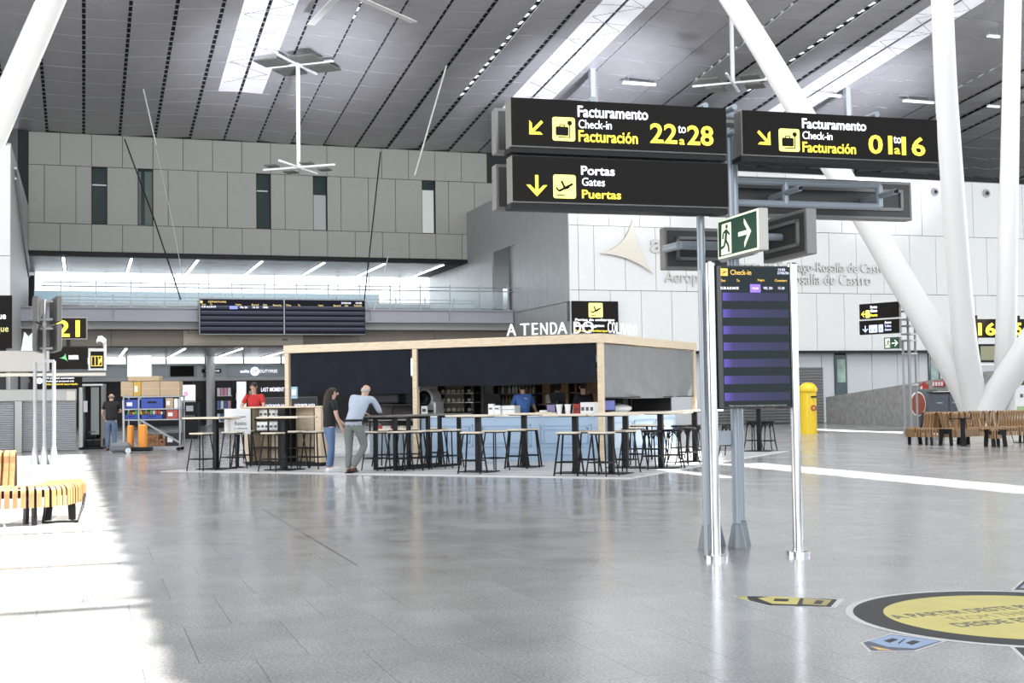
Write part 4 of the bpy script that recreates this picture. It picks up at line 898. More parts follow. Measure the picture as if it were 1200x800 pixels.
# far right sign pole with three signs
o = G(1061, 513); SG = thing('signpost', 'slim grey pole with two black panels and a green one, left of the white column', 'signpost', o, math.radians(-50))
s_ = o.y/F; yaw = math.radians(-50); fz = Fr(o, yaw)
for (x, y) in ((0, 0), (.24, -.02), (.0, .3), (.24, .3)):
    MB().tube([(x, y, .1), (x, y, 3.0 if y < .1 else 4.15)], .036, 8).build('post', mat('pole_light', (.34, .35, .36), .4, .2), SG); MB().lathe([(.10, 0), (.04, .28)], (x, y, 0), 10).build('base_cone', MC['pole_light'], SG)
for z in (1.6, 2.55, 2.95, 3.15, 3.4, 3.6, 3.85, 4.05): MB().box(-.04, .3, -.03, .33, z, z+.05).build('rung', MC['pole_light'], SG)
def psign(x0, x1, yt1, yb1, yl, m, lab, name='sign_panel'):
    a = fz.py(x0, (yt1+yb1)/2+3, yl); b = fz.py(x1, yt1, yl); c = fz.py(x1, yb1, yl)
    s = MB().bbox(a[0], b[0], yl, yl+.12, c[1], b[1], .01).build(name, M_edge, SG, label=lab); MB().box(a[0]+.01, b[0]-.01, yl-.008, yl, c[1]+.01, b[1]-.01).build('sign_face', m, s); return s, a[0], b[0], c[1], b[1]
s, x0, x1, z0, z1 = psign(1007, 1053.5, 352.8, 371.3, -.35, M_signblk, 'gates panel with yellow plane sign'); w = x1-x0; h = z1-z0
glyph('arrow_left', x0+.05*w, z0+.12*h, .42*h, M_yel, s, -.358, 'arrow'); MB().prism(rpoly(x0+.16*w, x0+.27*w, z0+.08*h, z0+.56*h, .02, 2), -.362, -.358).build('pictogram_plate', M_ylw, s); glyph('plane', x0+.165*w, z0+.12*h, .1*w, M_signblk, s, -.362)
for tt, z, mm in (('Portas', .66, M_wht), ('Gates', .42, M_wht), ('Puertas', .14, M_yel)): text(tt, x0+.29*w, z0+z*h, .17*w, .18*h, mm, s, y=-.358, bold=.02)
s, x0, x1, z0, z1 = psign(1007, 1054, 373, 390, -.35, M_signblk, 'panel with pale blue pictograms'); w = x1-x0; h = z1-z0
M_lb = mat('sign_pale_blue', (.55, .62, .95), .5, 0, .7)
glyph('arrow_down', x0+.08*w, z0+.15*h, .5*h, M_lb, s, -.358, 'arrow')
for c0, c1 in ((.25, .46), (.49, .60)): MB().prism(rpoly(x0+c0*w, x0+c1*w, z0+.12*h, z0+.66*h, .02, 2), -.362, -.358).build('pictogram_plate', M_lb, s)
glyph('runner', x0+.27*w, z0+.2*h, .06*w, M_signblk, s, -.362); glyph('runner', x0+.36*w, z0+.2*h, .06*w, M_signblk, s, -.362); glyph('runner', x0+.51*w, z0+.2*h, .07*w, M_signblk, s, -.362)
for tt, z, mm in (('Aseos', .70, M_wht), ('Toilets', .45, M_lb), ('Aseos', .2, M_lb)): text(tt, x0+.64*w, z0+z*h, .16*w, .17*h, mm, s, y=-.358, bold=.02)
s, x0, x1, z0, z1 = psign(1036, 1054, 394.5, 408, -.35, M_grn, 'green exit panel', 'exit_sign_panel'); w = x1-x0; h = z1-z0
MB().prism([(x0+.1*w, z0+.1*h), (x0+.4*w, z0+.1*h), (x0+.4*w, z0+.9*h), (x0+.1*w, z0+.9*h)], -.362, -.358).build('door_field', M_glow, s); glyph('runner', x0+.08*w, z0+.15*h, .7*h, M_grn, s, -.362); glyph('arrow_right', x0+.5*w, z0+.15*h, .65*h, M_glow, s, -.358, 'arrow')
# ================================================================== BAR KIOSK
KY = AL-math.pi/4
C0 = G(706, 541); fk = Fr(C0, KY); XL = fk.py(338, 500, 0)[0]; XM = fk.py(488, 500, 0)[0]; DY = fk.px(813, 460, 0)[0]
def K(x, y, z=0): return C0+fk.x*x+fk.y*y+Vector((0, 0, z))
mc = G(737, 561.5); fm = Fr(mc, KY)
mt = thing('bar_platform', 'low striped white and grey floor platform under the bar tables', 'platform', mc, KY)
M_matw = mat('platform_white', (.62, .62, .62), .4, noise=.05); M_matg = mat('platform_grey', (.34, .34, .35), .4, noise=.05)
MB().flat([(-10.3, 0), (0, 0), (0, 10.7), (-10.3, 10.7)], .001, .008).build('border', M_matw, mt)
for k in range(38):
    y0 = .16+k*.275; MB().box(-10.15, -.14, y0, y0+.265, .008, .012).build('board', M_matg if k % 2 else M_matw, mt)
ks = thing('bar_kiosk', 'square timber-framed bar pavilion with dark roll-down blinds and white roof lettering', 'kiosk', C0, KY)
for (x, y) in ((0, 0), (XM, 0), (XL, 0), (0, DY), (XL, DY), (XM, DY)):
    MB().bbox(x-.06, x+.06, y-.06, y+.06, .012, 2.6, .006).build('post', M_wood, ks)
for (x0, x1, y0, y1) in ((XL-.08, .08, -.08, 0), (0, .08, 0, DY+.08), (XL-.08, 0, DY, DY+.08), (XL-.08, XL, 0, DY)):
    MB().bbox(x0, x1, y0, y1, 2.575, 2.765, .006).build('fascia_board', M_wood, ks)
MB().box(XL, 0, 0, DY, 2.70, 2.74).build('roof_deck', M_wood, ks)
for k in range(9): MB().box(XL+.4+k*.95, XL+.46+k*.95, .05, DY-.05, 2.6, 2.7).build('rafter', M_wood, ks)
def blind(x0, x1, z0, z1, side, m, lab, amp=.02):
    n, k_ = 30, 12; mb = MB()
    for face in (0, 1):
        for j in range(k_+1):
            for i in range(n+1):
                u, w = i/n, j/k_
                d = amp*.45*math.sin(24*u+16*(u-.4)*(1-w))*(.3+.7*abs(2*u-1))+amp*(math.sin(9*u+4*w)*(1-w)*.6+math.sin(17*u-9*(1-w))*.45*(1-w)+.8*math.sin(math.pi*u)*math.sin(math.pi*(1-w))*.5)
                d = d*math.sin(math.pi*min(1, max(0, u)))**.5 if 0 < u < 1 else 0
                d += face*.006; s = x0+(x1-x0)*u; z = z0+(z1-z0)*w-(.03*math.sin(math.pi*u) if j == 0 else 0)
                mb.v.append(Vector((s, d-.02, z)) if not side else Vector((.02-d, s, z)))
    N = (n+1)*(k_+1)
    for j in range(k_):
        for i in range(n):
            a = j*(n+1)+i; q = [a, a+1, a+n+2, a+n+1]; mb.f.append(q); mb.f.append([t+N for t in q[::-1]])
    ob = smooth_all(mb.build('blind', m, ks, label=lab)); r = MB()
    if side: r.tube([(.02, x0, z0), (.02, x1, z0)], .014, 8)
    else: r.tube([(x0, -.02, z0), (x1, -.02, z0)], .014, 8)
    r.build('bottom_bar', M_black, ob); return ob
zb1 = fk.py(600, 450, 0)[1]; zb2 = fk.py(420, 461.5, 0)[1]; zb3 = fk.px(760, 465, 0)[1]
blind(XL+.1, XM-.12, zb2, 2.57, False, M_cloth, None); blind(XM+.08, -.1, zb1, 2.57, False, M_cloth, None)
blind(.12, DY-.08, zb3, 2.55, True, mat('lit_canvas', (.20, .205, .21), .7, noise=.08, nscale=3), 'blind with daylight painted into its grey', .13)  # paler than the front blinds: daylight is put into the cloth colour
M_ltr = mat('roof_letter', (.85, .85, .85), .4, 0, .3)
for ch, a, b in (('A', 594.5, 605), ('T', 610.5, 620.5), ('E', 624, 630.5), ('N', 634, 642), ('D', 645.5, 653), ('A', 654, 665), ('D', 673, 681), ('O', 683, 696)):
    yy = 391.8-(a-640)*.035
    ptext(fk, ch, a, yy-14.0, b, yy, M_ltr, ks, -.04, name='letter', th=.04)
for i, ch in enumerate('COLMADO'):
    a = 712+i*5.0; p = fk.px(a, 384, .04); q = fk.px(a+4.4, 384, .04)
    z = 2.80; o = text(ch, 0, 0, (q[0]-p[0])*.88, .25, M_ltr, ks, name='letter', th=.015)
    for v in o.data.vertices: u, d_, w = v.co; v.co = (.04-d_, p[0]+u, z+w)
# counters
M_blue = mat('counter_blue', (.34, .46, .60), .45); M_top = mat('counter_top_white', (.75, .75, .73), .3)
ORD = 'first second third fourth fifth sixth seventh eighth ninth tenth eleventh twelfth thirteenth fourteenth fifteenth sixteenth seventeenth'.split()
cx0 = fk.py(493, 500, .1)[0]
ct = thing('bar_counter', 'pale blue panelled bar counter along the front of the pavilion', 'counter', K(0, .12, .012), KY)
MB().box(cx0, -.2, 0, .55, .0, .97).build('body', M_blue, ct); MB().bbox(cx0-.03, -.15, -.05, .62, .97, 1.01, .006).build('countertop', M_top, ct)
def moulding(par, x0, x1, z0, z1, side=False):
    mb = MB()
    for a, b, c, d in ((x0, x1, z1-.035, z1), (x0, x1, z0, z0+.035), (x0, x0+.035, z0, z1), (x1-.035, x1, z0, z1)):
        if side: mb.box(0, .025, a, b, c, d)
        else: mb.box(a, b, -.025, 0, c, d)
    mb.build('panel_moulding', M_blue, par)
nP = 3; wP = (-.2-cx0)/nP
for k in range(nP): moulding(ct, cx0+k*wP+.1, cx0+(k+1)*wP-.1, .30, .80); moulding(ct, cx0+k*wP+.18, cx0+(k+1)*wP-.18, .38, .72)
MB().box(cx0, -.2, -.02, 0, .14, .17).build('plinth_line', M_blue, ct)
sy1 = fk.px(792, 500, 0)[0]
c2 = thing('bar_counter', 'light blue side counter behind the right-hand stools', 'counter', K(-.12, .3, .012), KY)
MB().box(-.6, 0, .46, sy1, 0, .97).build('body', mat('counter_light_blue', (.46, .56, .66), .45), c2); MB().bbox(-.62, .05, .46, sy1+.1, .97, 1.01, .006).build('countertop', M_top, c2)
for k in range(3): moulding(c2, .5+k*(sy1-.5)/3, .4+(k+1)*(sy1-.5)/3, .2, .82, True)
# back bar
M_dk2 = mat('dark_interior', (.02, .018, .018), .6); M_warm = mat('warm_board', (.60, .36, .18), .6, noise=.1)
bb = thing('back_bar', 'dark shelved back bar in the middle of the pavilion', 'shelving', K(XM+.3, 3.2, .012), KY)
BW = -XM-1.15
MB().box(0, BW, .5, .56, 0, 2.2).build('back_panel', M_dk2, bb); MB().box(0, BW, 0, .5, 0, .95).build('cupboard', M_dk2, bb)
for z in (1.2, 1.48, 1.8): MB().box(0, BW, .2, .5, z, z+.025).build('shelf', M_edge, bb)
for x in (0, BW*.34, BW*.6, BW): MB().box(x-.02, x+.02, .15, .5, .9, 2.2).build('upright', M_black, bb)
for x0, x1 in ((BW*.35, BW*.41), (BW*.50, BW*.62), (BW*.70, BW*.84)): MB().box(x0, x1, .44, .49, 1.2, 2.1).build('warm_panel', M_warm, bb)
random.seed(5)
bm_ = [mat('bottle_%s' % n, c, .15) for n, c in (('amber', (.30, .20, .10)), ('olive', (.16, .16, .08)), ('clear', (.6, .6, .58)), ('white', (.7, .7, .66)), ('gold', (.5, .42, .22)))]
shop = {}
def bottle(m, h=.24, r=.035):
    k = (m.name, h, r)
    if k not in shop:
        t = MB().lathe([(r*.9, 0), (r, .01), (r, h*.6), (r*.4, h*.78), (r*.36, h)], n=8).build('bottle', m); shop[k] = t; return t
    o = shop[k].copy(); col.objects.link(o); return o
names = ['amber', 'olive', 'clear', 'white', 'gold']
for z in (1.225, 1.505):
    for k in range(12):
        x = .08+k*.098+random.uniform(-.01, .01); c = random.randrange(5); b = bottle(bm_[c], random.choice((.2, .24)))
        b.location = bb.location+fk.x*x+fk.y*(.32)+Vector((0, 0, z)); b.name = 'bottle'
        tag(b, '%s bottle, %s from the left on the %s back bar shelf' % (names[c], ORD[k], 'lower' if z < 1.3 else 'upper'), 'bottle', 'bottles on the back bar')
def on(px, py, yl, dz=0): a = fk.py(px, py, yl); return K(a[0], yl, a[1]+dz)
M_steel = mat('light_steel', (.62, .63, .64), .35, .3)
cm = thing('coffee_machine', 'shiny round chrome espresso machine at the left end of the bar', 'machine', K(fk.py(502, 470, 1.2)[0], 1.2, 1.0), KY)
MB().bbox(-.25, .3, -.2, .25, 0, .35, .03).build('body', M_steel, cm)
e = MB().lathe([(.24, -.2), (.24, .22)], n=24); e.v = [Vector((v.x, v.z, v.y+.42)) for v in e.v]; e.build('drum', M_steel, cm)
for r in (.19, .11): e = MB().lathe([(r, -.215-.01*(r < .15)), (r, -.2)], n=24); e.v = [Vector((v.x, v.z, v.y+.42)) for v in e.v]; e.build('ring', M_black if r > .15 else M_chrome, cm)
MB().box(-.2, .25, -.3, -.2, .1, .14).build('drip_tray', M_black, cm)
cc0 = thing('cake_cabinet', 'glass fronted food cabinet with pale rolls right of the espresso machine', 'cabinet', K(fk.py(513, 470, 1.6)[0], 1.6, 1.0), KY)
cw_ = fk.py(556, 470, 1.6)[0]-fk.py(513, 470, 1.6)[0]
MB().box(0, cw_, .3, .34, -1, .8).build('back_sheet', mat('cabinet_warm_back', (.20, .17, .13), .5), cc0); MB().box(0, cw_, 0, .34, -.98, .08).build('base', M_black, cc0)
for z in (.30, .52, .74): MB().box(0, cw_, 0, .3, z, z+.015).build('shelf', M_steel, cc0)
for x in (0, cw_*.72, cw_-.025): MB().box(x, x+.025, -.01, .34, .08, .8).build('frame_bar', M_black, cc0)
random.seed(2)
for z in (.08, .315, .535):
    for k in range(7):
        q = smooth_all(MB().ell((0, 0, .05), .055, .07, .05, 8, 5).build('bread_roll', mat('roll_%d' % (k % 3), ((.55, .42, .25), (.65, .58, .45), (.5, .5, .46))[k % 3], .6))); q.location = cc0.location+fk.x*(.07+k*(cw_-.14)/6)+fk.y*.15+Vector((0, 0, z+.002))
        tag(q, 'pale roll, %s from the left on the %s shelf of the glass food cabinet' % (ORD[k], {.08: 'bottom', .315: 'middle', .535: 'top'}[z]), 'bread', 'rolls in the food cabinet')
ru = thing('rear_blackout', 'dark tall partition added to darken the back of the pavilion', 'partition', K(XL+.4, DY-.8, .012), KY); RW = -XL-.75  # added dark backdrop that keeps the pavilion interior dark
for k in range(7): MB().bbox(k*RW/7+.01, (k+1)*RW/7-.01, 0, .08, 0, 2.3, .006).build('panel', M_dk2, ru)
# things standing on the counter
def cbox(name, lab, cat, px0, py0, px1, py1, m, yl=.3, dep=.22, base=1.022, tip=0):
    a = fk.py(px0, py1, yl); b = fk.py(px1, py0, yl); t = thing(name, lab, cat, K(a[0], yl, base), KY); w = b[0]-a[0]; h = max(.05, b[1]-base)
    MB().bbox(0, w, 0, dep, 0, h, .008).build('case', m, t); return t, w, h
t, w, h = cbox('menu_card', 'small white menu card at the left end of the blue counter', 'card', 493.5, 475.5, 500.5, 487, M_tape, .2, .03); MB().box(w*.2, w*.8, -.004, 0, h*.4, h*.7).build('printed_mark', M_dgrey, t)
t, w, h = cbox('paper_bag', 'white paper bag standing on the counter, left of the other paper bag', 'bag', 572, 473, 578, 487, M_tape, .2, .1); MB().box(w*.2, w*.8, -.004, 0, h*.5, h*.65).build('printed_mark', M_dgrey, t)
t, w, h = cbox('paper_bag', 'wider white paper bag right of the first one on the counter', 'bag', 578.5, 475, 586, 487, M_tape, .2, .1); MB().box(w*.2, w*.8, -.004, 0, h*.6, h*.75).build('printed_mark', M_dgrey, t)
t, w, h = cbox('white_box', 'long white box on the blue counter before the person in blue', 'box', 588, 475, 603, 487, M_tape, .25, .3); MB().box(0, w, -.01, 0, h*.55, h*.6).build('lid_edge', M_edge, t)
for lab, a, b, yt, yb in (('black till screen seen from its back, left of the person in blue', 566, 588, 461, 474), ('black till screen right of the person in the beige shirt', 644, 663, 461, 473)):
    q = on((a+b)/2, yb, .45); t = thing('till_screen', lab, 'screen', Vector((q.x, q.y, 1.022)), KY); s = q.y/F
    MB().obox((0, 0, .36), Vector((1, 0, 0)), Vector((0, .95, .3)), Vector((0, -.3, .95)), (b-a)*s, .03, .26).build('screen', M_black, t); MB().box(-.03, .03, -.02, .05, 0, .3).build('stand', M_black, t); MB().bbox(-.14, .14, -.1, .14, 0, .03, .01).build('foot', M_black, t)
t, w, h = cbox('card_terminal', 'small purple-screened card terminal beside the white cups', 'terminal', 640, 472, 651.5, 480, M_black, .2, .15); MB().box(w*.1, w*.9, -.006, 0, h*.2, h*.85).build('display', mat('terminal_violet', (.15, .13, .25), .3, 0, .25), t)
def cup(px, lab, yl=.15): q = on(px, 480, yl); t = thing('white_cup', lab, 'cup', Vector((q.x, q.y, 1.022)), 0); MB().lathe([(.05, 0), (.07, .2), (.075, .2)], n=12).build('cup', M_tape, t); MB().lathe([(.078, .2), (.07, .225)], n=12).build('lid', M_tape, t)
cup(655.5, 'tall white cup stack nearest the card terminal'); cup(665.5, 'tall white cup stack further right of the card terminal')
t, w, h = cbox('white_carton', 'slanted white printed cartons at the right end of the counter', 'carton', 680, 471, 697, 480.5, M_tape, .3, .2)
for k in range(3): MB().box(w*(.08+.3*k), w*(.28+.3*k), -.004, 0, h*.3, h*.6).build('printed_mark', M_dgrey, t)
q = on(637, 485, .1); t = thing('wood_bowl', 'round pale wooden block tray on the blue counter', 'tray', Vector((q.x, q.y, 1.022)), 0); MB().lathe([(.17, 0), (.19, .04), (.19, .06)], n=20).build('tray', M_wood, t); MB().lathe([(.09, .06), (.09, .1)], n=14).build('napkins', M_tape, t)
t, w, h = cbox('red_box', 'small red box on the counter before the person in black', 'box', 672, 473, 679, 480, M_red, .35, .1); MB().box(0, w, -.003, 0, h*.4, h*.5).build('stripe', M_dgrey, t)
q = K(-.4, fk.px(746, 478, 0)[0], 1.022); t = thing('white_bundle', 'crumpled white cloth bundle lying on the side counter', 'cloth', q, KY); smooth_all(MB().ell((0, 0, .10), .22, .5, .10, 14, 7).ell((-.05, .3, .07), .15, .2, .07, 10, 6).build('cloth', M_tape, t))
q = K(-.4, fk.px(732, 478, 0)[0], 1.022); t = thing('small_screen', 'small blue tilted screen on the side counter', 'screen', q, KY+1.2); MB().bbox(-.22, .22, -.02, .02, .05, .32, .01).build('housing', M_black, t); MB().box(-.19, .19, -.025, -.02, .08, .29).build('display', mat('small_blue', (.1, .12, .35), .3, 0, .5), t); MB().box(-.05, .05, -.05, .05, 0, .06).build('foot', M_black, t)
# left display case
dx0, dx1 = fk.py(433, 500, .1)[0], fk.py(486, 500, .1)[0]
dcx = thing('display_case', 'dark snack display case left of the blue counter', 'display case', K(dx0, .1, .012), KY); w = dx1-dx0
MB().box(0, w, 0, .6, 0, .62).build('base', mat('base_bluegrey', (.22, .27, .33), .5), dcx); MB().box(0, w, .55, .6, .62, 1.3).build('back', M_dk2, dcx)
for z in (.62, .9, 1.25): MB().box(-.02, w, -.02, .6, z, z+.03).build('shelf', M_edge if z < 1 else M_black, dcx)
for k in range(14): MB().box(.02+k*w/14, .035+k*w/14, -.01, 0, .08, .58).build('rib', mat('rib', (.34, .40, .46), .4), dcx)
for x in (0, w*.5, w-.03): MB().box(x, x+.03, -.02, .01, .62, 1.28).build('frame_bar', M_black, dcx)
random.seed(3)
for k in range(9):
    c = random.choice(((.5, .08, .05), (.6, .45, .3), (.7, .7, .65))); nm_ = {(.5, .08, .05): 'red', (.6, .45, .3): 'tan', (.7, .7, .65): 'white'}[c]
    q = K(dx0+.1+k*(w-.2)/9, .3, .665+(.0)); o = MB().bbox(0, .13, 0, .15, 0, .12, .02).build('snack_pack', mat('snack_'+nm_, c, .5)); o.location = q; o.rotation_euler = (0, 0, KY)
    tag(o, 'small %s snack pack, %s from the left in the dark display case' % (nm_, ORD[k]), 'packet', 'snack packs in the display case')
q = K(dx0+.55, .2, 1.29+.02); t = thing('black_carton', 'black folded carton with a white sheet on top of the display case', 'box', q, KY)
MB().bbox(-.4, .25, -.1, .3, 0, .26, .03).build('carton', M_black, t); MB().obox((-.05, .08, .29), Vector((1, 0, .08)).normalized(), Vector((0, 1, .1)).normalized(), Vector((0, 0, 1)), .42, .3, .012).build('sheet', M_tape, t)
# wooden shelving unit with white bags
su0 = G(288, 545.5); fsu = Fr(su0, KY); W_ = fsu.py(376, 530, 0)[0]
su = thing('shelving_unit', 'pale wood shelving unit with black frames holding white bags at the pavilion', 'shelving', su0, KY)
Hs = 1.26
MB().bbox(0, W_, -.02, .42, 0, .09, .005).build('plinth', M_black, su); MB().bbox(-.02, .12, -.02, .42, .09, Hs, .005).build('end_panel', M_wood, su); MB().bbox(W_-.14, W_+.02, -.02, .42, .09, Hs, .005).build('end_panel', M_wood, su)
MB().bbox(-.03, W_+.03, -.04, .44, Hs, Hs+.035, .005).build('top_board', M_wood, su); MB().box(.12, W_-.14, .38, .41, .09, Hs).build('back_board', M_wood, su)
for x in (.14, W_*.30, W_*.52, W_*.60, W_-.17): MB().box(x, x+.03, -.01, .02, .09, Hs).build('frame_bar', M_black, su)
MB().box(W_*.44, W_*.54, -.01, .38, .09, Hs).build('divider', M_black, su)
for z in (.38, .74): MB().box(.14, W_-.15, 0, .38, z, z+.025).build('shelf', M_black, su)
k = 0
for z, n in ((.765, 5), (.765, 4), (1.0, 5)):
    for i in range(n):
        x = .22+i*(W_*.44-.3)/n; yy = .08 if z > .9 or k < 5 else .22
        if z > .9: yy = .18
        o = MB().bbox(0, .125, 0, .09, 0, .2 if z < .9 else .2, .02).build('coffee_bag', M_tape); o.location = su0+fsu.x*x+fsu.y*yy+Vector((0, 0, z if z < .9 else 1.03)); o.rotation_euler = (random.uniform(-.05, .05), 0, KY)
        MB().box(.03, .1, -.004, 0, .07, .12).build('printed_mark', M_dgrey, o)
        tag(o, 'small white bag, %s from the left in the %s row of the shelving' % (ORD[i], 'upper' if z > .9 else 'lower front' if k < 5 else 'lower back'), 'bag', 'white bags in the shelving unit'); k += 1
MB().box(.16, W_*.44, .1, .38, 1.0, 1.025).build('shelf', M_black, su)
cu_ = gpt(270.5, 27.0); cz0, cz1 = P(275, 509, 27.0).z, P(275, 479, 27.0).z; ww = .44; hh_ = cz1-cz0
mbd = thing('menu_cube', 'white cube sign with small dark lettering between the first table and the shelving', 'sign', cu_, .5)
MB().bbox(0, ww, 0, .46, cz0, cz1, .008).build('cube', M_tape, mbd); MB().box(ww*.45, ww*.55, .2, .26, 0.012, cz0).build('leg', M_black, mbd); MB().box(ww*.2, ww*.8, .1, .4, .012, .03).build('foot', M_black, mbd)
text('PANADERÍA', ww*.25, cz0+.66*hh_, ww*.5, .035, M_dgrey, mbd, y=0); text('Rustica', ww*.22, cz0+.36*hh_, ww*.56, .08, M_dgrey, mbd, y=0); text('y cafetería', ww*.18, cz0+.18*hh_, ww*.64, .05, M_dgrey, mbd, y=0)
# ---- high tables and stools
M_ttop = wood('table_top_wood', (.60, .52, .40), (.72, .64, .52), 5)
def high_table(px, py, x0, x1, lab, d=.7, base=True, rz=KY):
    o = G(px, py); s = o.y/F; a, b = (x0-px)*s*1.08, (x1-px)*s*1.08
    t = thing('high_table', lab, 'table', o+Vector((0, 0, .012)), rz)
    MB().bbox(a, b, -d/2, d/2, 1.05, 1.085, .006).build('table_top', M_ttop, t)
    MB().bbox(-.05, .05, -.05, .05, .02, 1.05, .006).build('pillar', M_black, t); MB().bbox(-.33, .33, -.25, .25, 0, .018, .004).build('base_plate', M_black, t); MB().box(-.25, .25, -.2, .2, 1.035, 1.05).build('top_plate', M_black, t)
    return t
high_table(253, 550, 222, 272, 'high bar table with a wide pale top, farthest left on the platform')
high_table(333.5, 551, 310, 365, 'high bar table directly in front of the wooden shelving unit')
high_table(561, 553.5, 531, 582, 'high bar table before the left part of the blue counter, under the coffee machine side')
high_table(615, 547.5, 602, 645, 'high bar table before the person in blue')
high_table(675, 555, 645, 696, 'high bar table just left of the corner post')
high_table(717, 555.5, 699, 744, 'high bar table just right of the corner post')
high_table(734, 548.5, 712, 758, 'high bar table second right of the corner post, set farther back')
high_table(775, 549, 762, 806, 'high bar table with splayed black stools under the grey blind')
high_table(815, 541.5, 800, 842, 'high bar table at the right edge of the platform beside the chrome post')
high_table(890, 529, 878, 908, 'small high table alone behind the check-in screen', .5)
# communal table
o = G(452, 551.5); e_ = G(527, 545.5); v = e_-o; yw = math.atan2(v.y, v.x); t = thing('communal_table', 'long black framed high table beside the two standing visitors', 'table', o+Vector((0, 0, .012)), yw); Lc = v.length
MB().bbox(-.35, Lc+.35, -.35, .35, 1.05, 1.085, .006).build('table_top', mat('table_top_dark', (.10, .09, .08), .4), t)
for x in (0, Lc*.5, Lc):
    MB().box(x-.035, x+.035, -.3, -.23, 0, 1.05).build('leg', M_black, t); MB().box(x-.035, x+.035, .23, .3, 0, 1.05).build('leg', M_black, t); MB().box(x-.03, x+.03, -.3, .3, 1.0, 1.05).build('cross_bar', M_black, t)
for y in (-.265, .265): MB().box(0, Lc, y-.025, y+.025, .0, .05).build('floor_rail', M_black, t)
def make_stool():
    t = thing('bar_stool', 'x', 'stool', (0, 0, 0)); 
    MB().bbox(-.19, .19, -.16, .16, .745, .775, .008).build('seat', M_ttop, t); MB().box(-.17, .17, -.14, .14, .725, .745).build('seat_frame', M_black, t)
    for sx_ in (-1, 1):
        for sy_ in (-1, 1): MB().bar((sx_*.14, sy_*.11, .73), (sx_*.22, sy_*.19, 0), .024).build('leg', M_black, t)
    for k_ in (-1, 1):
        MB().bar((-.19, k_*.165, .24), (.19, k_*.165, .24), .02).build('footrest', M_black, t); MB().bar((k_*.195, -.16, .24), (k_*.195, .16, .24), .02).build('footrest', M_black, t)
    return t
stool0 = make_stool(); first = [True]
def stool(px, py, lab, rz=None):
    p = G(px, py, .012); rz = KY+random.uniform(-.35, .35) if rz is None else rz
    if first[0]: first[0] = False; stool0.location = p; stool0.rotation_euler = (0, 0, rz); stool0['label'] = lab; stool0['group'] = 'backless bar stools'; return stool0
    return copy_thing(stool0, p, rz, lab)
random.seed(11)
for px, py, lab in ((236, 551.5, 'backless wooden-topped bar stool, leftmost of all, left of the first table'), (273, 549, 'bar stool just right of the first table, under the white cube sign'), (286, 546, 'bar stool behind the white cube sign, against the shelving end'),
    (320, 552, 'bar stool left of the table at the shelving unit'), (345, 548.5, 'bar stool just right of the table at the shelving unit'), (368, 549, 'bar stool between the shelving unit and the standing woman'),
    (441, 551, 'bar stool beside the left end of the communal table'), (452, 546, 'bar stool behind the left end of the communal table'), (468, 551.5, 'second bar stool along the near side of the communal table'), (487, 550.5, 'third bar stool along the near side of the communal table'), (505, 549, 'fourth bar stool along the near side of the communal table'), (527, 547.5, 'last bar stool along the near side of the communal table'), (478, 545, 'bar stool at the far side of the communal table'), (512, 543, 'right bar stool at the far side of the communal table'),
    (554, 554.5, 'bar stool left in front of the table before the counter\'s left part'), (580, 551, 'bar stool right behind the table before the counter\'s left part'), (606, 548.5, 'bar stool left of the table before the blue apron'), (621, 547, 'bar stool right of the table before the blue apron'),
    (667, 557, 'bar stool left in front of the table left of the corner post'), (688, 553.5, 'bar stool right behind the table left of the corner post'), (706, 557.5, 'bar stool directly in front of the corner post'), (732, 553.5, 'bar stool right of the table at the corner post'),
    (750, 538.5, 'bar stool far back against the light side counter'), (742, 546, 'bar stool between the corner tables and the side counter'), (768, 539, 'second bar stool far back along the side counter')): stool(px, py, lab)
def make_cafe():
    t = thing('cafe_stool', 'x', 'stool', (0, 0, 0)); MB().lathe([(.18, .70), (.19, .71), (.19, .735), (.16, .745)], n=18).build('seat', M_black, t)
    for k_ in range(4):
        a_ = math.radians(45+90*k_); c_, s_ = math.cos(a_), math.sin(a_)
        MB().tube([(c_*.13, s_*.13, .71), (c_*.17, s_*.17, .45), (c_*.20, s_*.20, .2), (c_*.25, s_*.25, .0)], .014, 6).build('leg', M_black, t)
        b_2 = math.radians(135+90*k_); pts = []
        for i in range(7):
            w_ = i/6; x_ = c_*.155*(1-w_)+math.cos(b_2)*.155*w_; y_ = s_*.155*(1-w_)+math.sin(b_2)*.155*w_; pts.append((x_, y_, .56+.13*math.sin(math.pi*w_)))
        MB().tube(pts, .011, 5).build('arched_brace', M_black, t)
    pts = [(.20*math.cos(2*math.pi*i/16), .20*math.sin(2*math.pi*i/16), .25) for i in range(17)]; MB().tube(pts, .011, 5).build('foot_ring', M_black, t)
    t['group'] = 'black arched stools'; return t
cf = make_cafe(); f1 = True
for px, py, lab in ((764, 549.5, 'black stool with arched braces left of the table under the grey blind'), (790, 548, 'black stool with arched braces right of the table under the grey blind'), (806, 544, 'black arched stool left of the platform edge table'), (826, 541, 'black arched stool just behind the left chrome post'), (813, 537, 'black arched stool behind the platform edge table'), (797, 538, 'black arched stool at the far back of the grey blind side'),
    (854, 534.5, 'black arched stool seen between the chrome post and the grey poles'), (883, 527.5, 'black arched stool left of the lone small table'), (900, 528, 'black arched stool right of the lone small table')):
    p = G(px, py, .012 if px < 840 else 0); rz = random.uniform(0, 1.5)
    if f1: f1 = False; cf.location = p; cf.rotation_euler = (0, 0, rz); cf['label'] = lab
    else: copy_thing(cf, p, rz, lab)
